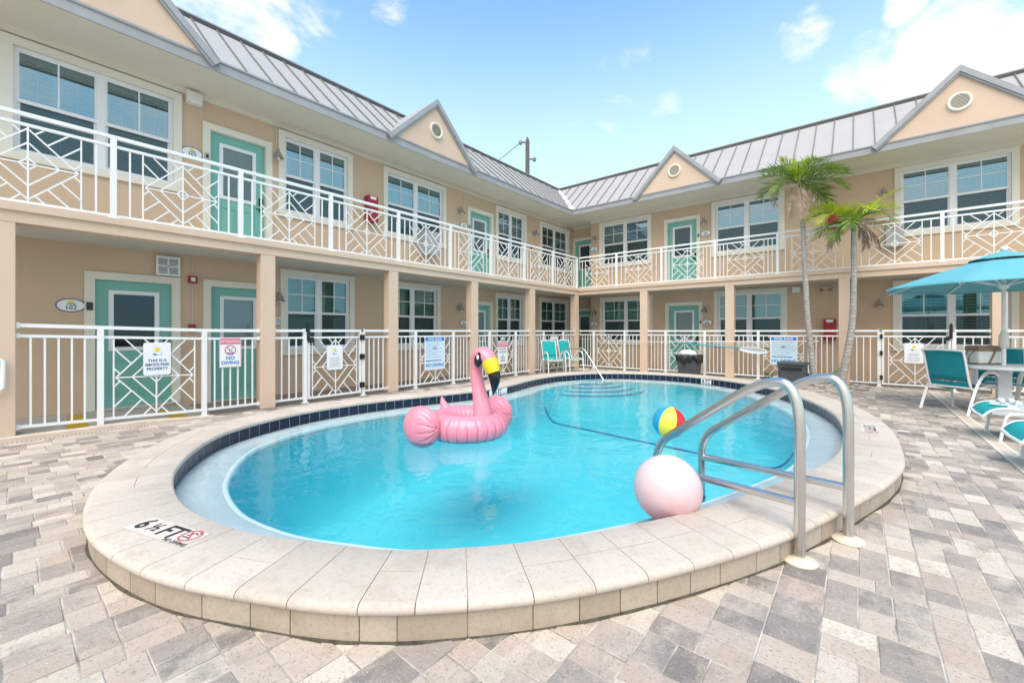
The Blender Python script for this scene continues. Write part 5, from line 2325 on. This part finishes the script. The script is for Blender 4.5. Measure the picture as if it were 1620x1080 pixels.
mb.lathe([(.0, 0), (.30, 0), (.31, .02), (.29, .06), (.10, .09), (.0, .09)], (0, 0, 0), 8, cap=False)
mb.build('foot', 'tabletop', tb_, local=True)

um = thing('parasol', 'turquoise eight sided market parasol with white pole and finial', 'parasol', (TX, TY, 0))
mb = MB()
mb.tube([(0, 0, .66), (0, 0, 2.52)], .025, 14)
mb.build('pole', 'white', um, local=True, smooth=True, angle=60)
mb = MB()
mb.tube([(0, 0, 1.02), (0, 0, 1.05), (0, 0, 1.20), (0, 0, 1.28)], [.03, .055, .055, .03], 14)
mb.tube([(0, .05, 1.12), (0, .10, 1.12)], .012, 8)
mb.build('crank_housing', 'trim', um, local=True, smooth=True, angle=60)
mb = MB()
mb.lathe([(.0, 2.60), (.035, 2.585), (.045, 2.56), (.035, 2.535), (.03, 2.51), (0, 2.51)], (0, 0, 0), 16, cap=False)
mb.build('finial', 'white', um, local=True, smooth=True)
Rc, za, zr = 1.46, 2.49, 1.965
vd = Vector((-1.31 * cos(TH) - .5 * sin(TH), -1.31 * sin(TH) + .5 * cos(TH))).normalized()
ang0 = atan2(vd.y, vd.x)


def canopy(mb, r0, r1, z0, z1, drop=.035):
    NU, NV = 8, 6
    V, F = [], []
    cols_ = NU * 8
    for i in range(NV + 1):
        t = i / NV
        r = r0 + (r1 - r0) * t
        z = z0 + (z1 - z0) * (t * .96 + .04 * t * t)
        for k in range(cols_):
            a = ang0 + 2 * pi * k / cols_
            fr = (k % 8) / 8
            # straight chord between ribs, slight sag of the cloth
            ch_ = cos(pi / 8) / cos((fr - .5) * pi / 4)
            sag = -.03 * t * sin(pi * fr)
            V.append((r * ch_ * cos(a), r * ch_ * sin(a), z + (1 - ch_) * 0 - sag * .9 * 0 + sag * -.3))
    for i in range(NV):
        for k in range(cols_):
            l = (k + 1) % cols_
            F.append((i * cols_ + k, i * cols_ + l, (i + 1) * cols_ + l, (i + 1) * cols_ + k))
    mb.mesh(V, F)


mb = MB()
canopy(mb, .26, Rc, za - .095, zr)
o = mb.build('canopy', 'canopy', um, local=True, smooth=True, angle=14)
md = o.modifiers.new('thick', 'SOLIDIFY')
md.thickness = .004
mb = MB()
canopy(mb, .03, .40, za + .03, za - .105)
o = mb.build('vent_cap', 'canopy', um, local=True, smooth=True, angle=14)
md = o.modifiers.new('thick', 'SOLIDIFY')
md.thickness = .004
for k in range(8):
    a = ang0 + 2 * pi * k / 8
    u = Vector((cos(a), sin(a), 0))
    mb = MB()
    mb.bar(u * .03 + Vector((0, 0, za - .03)), u * (Rc - .02) + Vector((0, 0, zr - .012)), .014, .02)
    mb.build('rib', 'white', um, local=True)
    mb = MB()
    mb.bar(u * .04 + Vector((0, 0, 1.98)), u * .72 + Vector((0, 0, za - .03 + (zr - za) * .5 - .01)), .012, .016)
    mb.build('strut', 'white', um, local=True)
mb = MB()
mb.lathe([(.0, 1.93), (.04, 1.93), (.06, 1.96), (.06, 2.0), (.03, 2.02), (0, 2.02)], (0, 0, 0), 16, cap=False)
mb.build('hub', 'white', um, local=True, smooth=True, angle=40)

# cooler bag on the table
cb_ = thing('cooler_bag', 'white and brown cooler bag standing on the patio table', 'bag', (TX - .19, TY + .10, .757), radians(40))
cb_.scale = (1, 1, 1.2)
mb = MB()
mb.box(-.20, .20, -.11, .11, 0, .19)
mb.build('body', 'bagwhite', cb_, local=True, bevel=.03)
mb = MB()
mb.box(-.205, .205, -.115, .115, .165, .245)
mb.build('lid', 'bagbrown', cb_, local=True, bevel=.03)
mb = MB()
mb.box(-.203, .203, -.113, .113, -.0, .022)
mb.build('base_trim', 'bagbrown', cb_, local=True, bevel=.008)
for sx in (-.0, .207):
    mb = MB()
    if sx == 0:
        mb.bar((.06, -.118, .20), (-.05, -.118, .01), .028, .006, up=(0, 1, 0))
    else:
        mb.tube(arc_path([(-.205, -.05, .18), (-.26, -.02, .12), (-.245, .0, .02), (-.205, .03, .06)], .05, 5), .007, 8)
        mb.tube(arc_path([(-.205, .05, .18), (-.235, .06, .10), (-.215, .07, .03)], .05, 5), .007, 8)
    mb.build('strap', 'bagbrown', cb_, local=True)


# ------------------------------------------------------------------ sun loungers
def lounger(label):
    t = thing('sun_lounger', label, 'sun lounger', (0, 0, 0), 0, 'teal sun loungers at the right edge')
    w = .34
    prof = [(-.02, .28), (.02, .335), (.08, .375), (.17, .392), (.30, .385), (.6, .365), (1.0, .362), (1.20, .38), (1.5, .56), (1.9, .80)]
    P = catmull([Vector((a, 0, b)) for a, b in [(-.05, .22)] + prof + [(2.0, .86)]], 5)[5:-10]
    mb = MB()
    for s_ in (-1, 1):
        mb.tube([(p.x, s_ * w, p.z) for p in P], .0135, 8)
    mb.tube([(P[0].x, -w, P[0].z), (P[0].x - .015, 0, P[0].z), (P[0].x, w, P[0].z)], .016, 8)
    mb.tube([(P[-1].x, -w, P[-1].z), (P[-1].x, w, P[-1].z)], .016, 8)
    mb.build('frame', 'white', t, local=True, smooth=True, angle=60)
    cut = [i for i, p in enumerate(P) if p.x < 1.2]
    for nm, ids in (('seat', cut), ('backrest', range(cut[-1], len(P)))):
        mb = MB()
        V = []
        ids = list(ids)
        for i in ids:
            for k in range(7):
                u = k / 6 * 2 - 1
                V.append((P[i].x, u * w, P[i].z + .006 - .018 * (1 - u * u)))
        mb.mesh(V, [(i * 7 + k, i * 7 + k + 1, (i + 1) * 7 + k + 1, (i + 1) * 7 + k) for i in range(len(ids) - 1) for k in range(6)])
        o = mb.build(nm, 'sling', t, local=True, smooth=True)
        md = o.modifiers.new('thick', 'SOLIDIFY')
        md.thickness = .005
    for xx, dx in ((.16, -.05), (1.15, .06)):
        for s_ in (-1, 1):
            mb = MB()
            if xx < 1:
                mb.tube(arc_path([(xx + dx, s_ * (w + .005), 0), (xx, s_ * (w + .005), .33), (xx + .25, s_ * (w + .005), .35)], .07, 6), .0155, 10)
            else:
                mb.tube([(xx + dx, s_ * (w + .005), 0), (xx, s_ * (w + .005), .36)], .0155, 10)
            mb.build('leg', 'white', t, local=True, smooth=True, angle=60)
    return t


lo1 = lounger('teal sling sun lounger with white sandals lying on its foot end')
lo1.location = (1.14, 7.635, 0)
lo2 = copy_tree(lo1)
lo2.location = (1.14, 6.12, 0)
tag(lo2, 'empty teal sling sun lounger nearest the camera at the right edge', 'sun lounger')
for k, (x_, y_, r_z, lab) in enumerate(((1.35, 7.68, .25, 'white sandal lying flat toward the foot of the lounger'), (1.44, 7.50, .55, 'white sandal standing in front of its pair on the lounger'))):
    t = thing('sandal', lab, 'sandal', (x_, y_, .388), r_z, 'pair of white sandals')
    mb = MB()
    V = []
    n = 24
    for z in (0, .028):
        for q in range(n):
            a = 2 * pi * q / n
            V.append((.13 * cos(a), (.045 + .008 * cos(a)) * sin(a), z + .008 * cos(a) ** 2))
    mb.mesh(V, [tuple(range(n))[::-1], tuple(range(n, 2 * n))] + [(q, (q + 1) % n, n + (q + 1) % n, n + q) for q in range(n)])
    mb.build('sole', 'signwhite', t, local=True, smooth=True, angle=50)
    for xx in (.055, -.03):
        mb = MB()
        pts = [(xx, -.05, .03), (xx, -.04, .065), (xx, 0, .085), (xx, .04, .065), (xx, .05, .03)]
        V = []
        for p in pts:
            V += [(p[0] - .022, p[1], p[2]), (p[0] + .022, p[1], p[2])]
        mb.mesh(V, [(2 * q, 2 * q + 1, 2 * q + 3, 2 * q + 2) for q in range(4)])
        o = mb.build('strap', 'signwhite', t, local=True, smooth=True)
        md = o.modifiers.new('thick', 'SOLIDIFY')
        md.thickness = .008

# ------------------------------------------------------------------ things by the far fence
bn = thing('waste_bin', 'dark grey waste bin with a black liner hanging over its rim', 'bin', (-3.66, 12.22, 0), .05)
mb = MB()
V = []
for z, s_ in ((0, .235), (.60, .275)):
    V += [(-s_, -s_, z), (s_, -s_, z), (s_, s_, z), (-s_, s_, z)]
mb.mesh(V, [(0, 1, 2, 3), (0, 1, 5, 4), (1, 2, 6, 5), (2, 3, 7, 6), (3, 0, 4, 7)])
mb.build('bin_body', 'binplastic', bn, local=True, bevel=.02)
mb = MB()
n = 56
V = []
for i, (z, s_) in enumerate(((.56, .255), (.625, .285), (.62, .30), (.52, .295), (.42, .285))):
    for k in range(n):
        a = 2 * pi * k / n
        q = max(abs(cos(a)), abs(sin(a)))
        w = 1 + (.04 * sin(a * 7 + i) + .025 * sin(a * 13)) * (i / 4)
        zz = z + (0 if i < 3 else .05 * sin(a * 5 + 1) + .03 * sin(a * 11))
        V.append((s_ * cos(a) / q * w, s_ * sin(a) / q * w, zz))
mb.mesh(V, [(i * n + k, i * n + (k + 1) % n, (i + 1) * n + (k + 1) % n, (i + 1) * n + k) for i in range(4) for k in range(n)])
mb.build('liner', 'bag', bn, local=True, smooth=True)
mb = MB()
mb.ellipsoid((-.06, .06, .64), (.25, .18, .12), 26, 14, fn=lambda u: 1 + .14 * mnoise.noise(Vector(u) * 3.1))
mb.build('white_bag', 'whitebag', bn, local=True, smooth=True)
mb = MB()
mb.box(-.24, .24, -.24, .24, .60, .632)
mb.build('rim', 'binplastic', bn, local=True, bevel=.012)

db = thing('hose_reel_box', 'charcoal plastic hose reel box in front of the right POOL RULES sign', 'hose box', (-1.22, 12.05, 0), -.05)
mb = MB()
mb.box(-.27, .27, -.22, .22, .02, .47)
mb.build('box_body', 'binplastic', db, local=True, bevel=.02)
mb = MB()
mb.box(-.29, .29, -.24, .24, .47, .545)
mb.build('lid', 'binplastic', db, local=True, bevel=.02)
mb = MB()
mb.box(-.21, .21, -.228, -.218, .345, .43)
mb.build('hose_slot', 'black', db, local=True)
mb = MB()
mb.box(-.22, .22, -.236, -.22, .10, .30)
mb.box(-.25, .25, -.232, -.22, .31, .335)
mb.build('front_panel', 'binplastic', db, local=True, bevel=.006)
mb = MB()
mb.tube([(.27, 0, .28), (.31, 0, .28), (.31, 0, .16), (.35, 0, .16)], .014, 8)
mb.build('crank', 'black', db, local=True)

mb = MB()
hp = catmull([Vector(p) for p in [(-1.0, 12.2, .3), (-.94, 12.1, .25), (-.75, 12.25, .22), (-.5, 12.45, .28), (-.34, 12.6, .40), (-.275, 12.76, .47), (-.27, 12.9, .5)]], 6)[6:-12]
mb.tube(hp, .016, 8)
tag(mb.build('garden_hose', 'hose', None, smooth=True), 'green garden hose hanging from the tap on a column', 'hose')
t = thing('garden_tap', 'small brown tap on the column between the two palms', 'tap', (-.27, 12.79, .46))
mb = MB()
mb.tube([(-.27, 12.795, .50), (-.27, 12.74, .50), (-.27, 12.735, .46)], .014, 8)
mb.build('spout', 'flange', t)
mb = MB()
mb.lathe([(.0, 0), (.035, 0), (.035, .012), (0, .012)], (-.27, 12.75, .525), 12, cap=False)
mb.build('handle', 'bagbrown', t)

t = thing('pool_pole', 'long silver telescopic pole hung level along the right fence', 'pool pole', (-3.3, 12.68, .9))
mb = MB()
mb.tube([(-5.84, 12.68, .93), (-3.4, 12.68, .985), (-.76, 12.68, 1.035)], .013, 8)
mb.build('shaft', 'white', t, smooth=True)
for xx in (-4.6, -2.1):
    mb = MB()
    mb.bar((xx, 12.66, .94 + (xx + 4.6) * .02), (xx, 12.72, .94 + (xx + 4.6) * .02), .02, .05)
    mb.build('hook', 'white', t)
t = thing('leaf_skimmer', 'leaf skimmer with blue handle and white net hung on the right fence', 'leaf skimmer', (-3.3, 12.62, .8))
mb = MB()
mb.tube([(-4.25, 12.64, .935), (-3.3, 12.62, .885), (-2.45, 12.62, .82)], .016, 8)
mb.build('handle', 'pole_blue', t, smooth=True)
mb = MB()
P = [(-2.45 + .30 + .32 * cos(a_), 12.60, .775 + .075 * sin(a_) - .03 * cos(a_)) for a_ in [2 * pi * k / 24 for k in range(24)]]
mb.tube(P, .012, 6, closed=True)
mb.build('net_frame', 'white', t, smooth=True)
mb = MB()
c_ = Vector((-2.15, 12.66, .745))
V = [Vector(p) for p in P] + [Vector(p).lerp(c_, .5) + Vector((0, .03, -.02)) for p in P] + [c_]
n = 24
mb.mesh(V, [(k, (k + 1) % n, n + (k + 1) % n, n + k) for k in range(n)] + [(n + k, n + (k + 1) % n, 2 * n) for k in range(n)])
mb.build('net', 'net', t, smooth=True)


# ------------------------------------------------------------------ palms
def frond(root, base, az, elev, length, droop, material, width=.43, n=22, name='frond', leaf_w=.029, hang=.0):
    u = Vector((cos(az), sin(az), 0))
    P, T = [], []
    p = Vector(base)
    e = elev
    steps = 18
    for i in range(steps + 1):
        P.append(p.copy())
        d = u * cos(e) + Vector((0, 0, sin(e)))
        T.append(d)
        p = p + d * (length / steps)
        e -= droop / steps * (.5 + 1.1 * i / steps)
    mb = MB()
    mb.tube(P, [.017 * (1 - .85 * i / steps) + .002 for i in range(steps + 1)], 5)
    side0 = Vector((-u.y, u.x, 0))
    for s_ in (-1, 1):
        for k in range(n):
            t = .14 + .86 * (k + random.random() * .6) / n
            f = t * steps
            i = min(int(f), steps - 1)
            q = P[i].lerp(P[i + 1], f - i)
            d = T[i]
            up = side0.cross(d) * -1
            up = up if up.z > 0 else -up
            ll = width * (1.1 - .75 * abs(t - .42) ** 1.0 * 1.5) * random.uniform(.85, 1.12)
            ll = max(ll, .10)
            fwd = .55 + .75 * t
            dirn = (side0 * s_ * 1.0 + d * fwd + up * random.uniform(.15, .75) - Vector((0, 0, hang))).normalized()
            w = leaf_w * random.uniform(.8, 1.15)
            wd = d.cross(dirn).cross(dirn).normalized() * (w / 2)
            sagv = Vector((0, 0, -1)) * ll * random.uniform(.10, .30) * (1 + 2 * hang)
            a, b, c_ = q, q + dirn * ll * .5 + sagv * .2, q + dirn * ll + sagv
            V = [a - wd * .5, a + wd * .5, b - wd, b + wd, c_]
            mb.mesh(V, [(0, 1, 3, 2), (2, 3, 4)])
    return mb.build(name, material, root, weld=False)


def palm(label, trunk_pts, r0, r1, crown, fronds, dead, skirt):
    t = thing('palm_tree', label, 'palm tree', trunk_pts[0])
    P = catmull([Vector(p) for p in [trunk_pts[0]] + trunk_pts + [trunk_pts[-1]]], 8)[8:-16]
    n = len(P)
    mb = MB()
    R = []
    for i in range(n):
        f = i / (n - 1)
        R.append(r0 + (r1 - r0) * f + .05 * max(0, .06 - f) / .06 + random.uniform(-.003, .003))
    mb.tube(P, R, 16)
    mb.build('trunk', 'trunk', t, smooth=True)
    c = Vector(crown)
    mb = MB()
    mb.tube([P[-1] - Vector((0, 0, .05)), P[-1] + Vector((0, 0, .18)), c + Vector((0, 0, .10)), c + Vector((0, 0, .30))], [r1 * 1.05, r1 * 1.15, r1 * .9, .02], 12)
    mb.build('crownshaft', 'frond', t, smooth=True)
    for az, el, ln, dr, mt in fronds:
        frond(t, c + Vector((cos(az), sin(az), 0)) * .04, az, el, ln, dr, mt)
    for az, el, ln, dr in dead:
        frond(t, c + Vector((cos(az), sin(az), -.05)) * .05, az, el, ln, dr, 'frond_dead', .27, 24, 'dead_frond', .024, .8)
    return t


def at_depth(px, py, dep):
    """court coordinates of a spot measured from the survey photo (used for the two trunks)"""
    lat = (px - 810) / 661.5 * dep
    return (lat * cos(TH) - dep * sin(TH), lat * sin(TH) + dep * cos(TH), 1.28 + (523.9 - py) / 661.5 * dep)


RT = TH                      # azimuth that points to the right in the court view
tr1 = [(-.834, 12.30, 0.), (-.87, 12.27, .72), (-.945, 12.21, 1.64), (-1.005, 12.165, 3.15), (-1.05, 12.13, 4.36), (-1.07, 12.11, 4.66)]
fr1 = []
for azd, el, ln, dr, mt in ((0, .95, 1.05, 1.5, 'frond'), (25, .35, 1.15, 1.5, 'frond'), (-35, .15, 1.1, 1.3, 'frond'), (60, .9, 1.0, 1.3, 'frond'), (100, 1.15, .95, 1.0, 'frond'),
                            (150, .95, 1.0, 1.2, 'frond'), (180, .55, 1.15, 1.3, 'frond'), (205, .2, 1.2, 1.6, 'frond'), (235, .75, 1.0, 1.2, 'frond_yel'), (275, .9, .9, 1.4, 'frond'),
                            (320, .7, 1.05, 1.6, 'frond'), (165, 1.25, .8, .6, 'frond_yel'), (10, -.15, 1.1, 1.1, 'frond'), (345, .5, 1.15, 1.0, 'frond'), (125, .35, 1.0, 1.3, 'frond')):
    fr1.append((RT + radians(azd), el, ln, dr, mt))
for q_ in range(len(fr1)):
    fr1[q_] = fr1[q_][:2] + (fr1[q_][2] * .86,) + fr1[q_][3:]
palm('taller straight palm with grey ringed trunk and dead fronds hanging below its crown', tr1, .068, .042, (-1.10, 12.08, 4.83), fr1,
     [(RT + radians(a), e, l, d) for a, e, l, d in ((190, .1, 1.0, 2.2), (215, -.75, 1.0, 1.1), (250, -1.1, .95, .5))], True)
tr2 = [(-.32, 12.30, 0.), (-.235, 12.37, .55), (-.12, 12.44, 1.45), (-.09, 12.47, 2.35), (-.09, 12.47, 3.3), (-.09, 12.47, 3.66)]
fr2 = []

for azd, el, ln, dr, mt in ((6, .80, 1.45, .55, 'frond_yel'), (20, .45, .95, 1.2, 'frond_yel'), (178, .75, 1.15, 1.9, 'frond_yel'), (195, .55, 1.05, 1.7, 'frond_yel'), (160, .95, 1.0, 1.6, 'frond_yel'),
                            (140, .8, .95, 1.5, 'frond'), (90, 1.05, .9, 1.4, 'frond_yel'), (50, .9, .9, 1.5, 'frond'), (250, .8, .85, 1.8, 'frond_yel'), (290, .6, .8, 2.0, 'frond'),
                            (185, .05, .95, 1.2, 'frond'), (205, -.1, .9, 1.3, 'frond'), (330, .9, .8, 1.6, 'frond_yel'), (225, .4, .9, 1.9, 'frond')):
    fr2.append((RT + radians(azd), el, ln, dr, mt))
palm('shorter leaning palm with bright yellow green crown and curved grey trunk', tr2, .078, .046, (-.09, 12.47, 3.80), fr2,
     [(RT + radians(a), e, l, d) for a, e, l, d in ((5, .30, 1.0, .9), (335, -.6, .75, 1.0), (190, -.35, .9, 1.2), (0, -.9, .6, .8))], False)
bpy.data.objects['palm_tree']['group'] = 'palms by the pool'
bpy.data.objects['palm_tree.001']['group'] = 'palms by the pool'

# rocks and a small plant in the bed under the palms
mb = MB()
for k in range(70):
    x_, y_ = random.uniform(-1.5, .15), random.uniform(11.75, 12.6)
    s_ = random.uniform(.03, .085)
    sd = random.random() * 50
    mb.ellipsoid((x_, y_, s_ * .25), (s_, s_ * random.uniform(.7, 1.1), s_ * .55), 10, 7, fn=lambda u: 1 + .3 * mnoise.noise(Vector(u) * 2 + Vector((sd, 0, 0))))
tag(mb.build('bed_stones', 'rock', None, smooth=True), 'loose pale stones strewn round the feet of the palms', 'stones', None, 'stuff')
mb = MB()
for k in range(46):
    a = random.random() * 2 * pi
    r = random.uniform(.0, .14)
    b_ = Vector((-1.80 + r * cos(a), 12.45 + r * sin(a) * .6, random.uniform(.02, .2)))
    d = Vector((cos(a), sin(a), random.uniform(.2, 1.2))).normalized() * random.uniform(.06, .12)
    sdv = Vector((-sin(a), cos(a), 0)) * .022
    mb.face([b_, b_ + d * .5 + sdv, b_ + d, b_ + d * .5 - sdv])
tag(mb.build('small_plant', 'plant', None, weld=False), 'small leafy plant at the fence foot left of the hose box', 'plant')

# ------------------------------------------------------------------ utility pole behind the roofs
up = thing('utility_pole', 'weathered wooden utility pole with insulators rising behind the roof corner', 'utility pole', (-18.3, 23.8, 0))
mb = MB()
mb.tube([(-18.3, 23.8, 0), (-18.3, 23.8, 14.9), (-18.3, 23.8, 15.2)], [.20, .145, .04], 12)
mb.build('shaft', 'wood', up, smooth=True, angle=50)
rt = Vector((cos(TH), sin(TH), 0))
pb = Vector((-18.3, 23.8, 0))
for s_, z in ((1, 13.6), (1, 11.9), (-1, 12.6), (-1, 14.8)):
    mb = MB()
    mb.bar(pb + rt * s_ * .15 + Vector((0, 0, z)), pb + rt * s_ * .5 + Vector((0, 0, z + .05)), .07, .07)
    e = mb.build('bracket', 'wire', up)
    mb = MB()
    mb.ellipsoid(pb + rt * s_ * .5 + Vector((0, 0, z)), (.14, .14, .18), 12, 8)
    mb.build('insulator', 'insul', e, smooth=True)
for s_, z, L_, dz_ in ((-1, 14.8, 9, -3.6), (-1, 12.6, 10, -4.2), (1, 11.9, 7, -3.6)):
    mb = MB()
    a, b = pb + rt * s_ * .5 + Vector((0, 0, z)), pb + rt * s_ * L_ + Vector((-3, 4, z + dz_))
    mb.tube([a.lerp(b, k / 8) + Vector((0, 0, -1.2 * (k / 8) * (1 - k / 8))) for k in range(9)], .022, 5)
    mb.build('wire', 'wire', up)
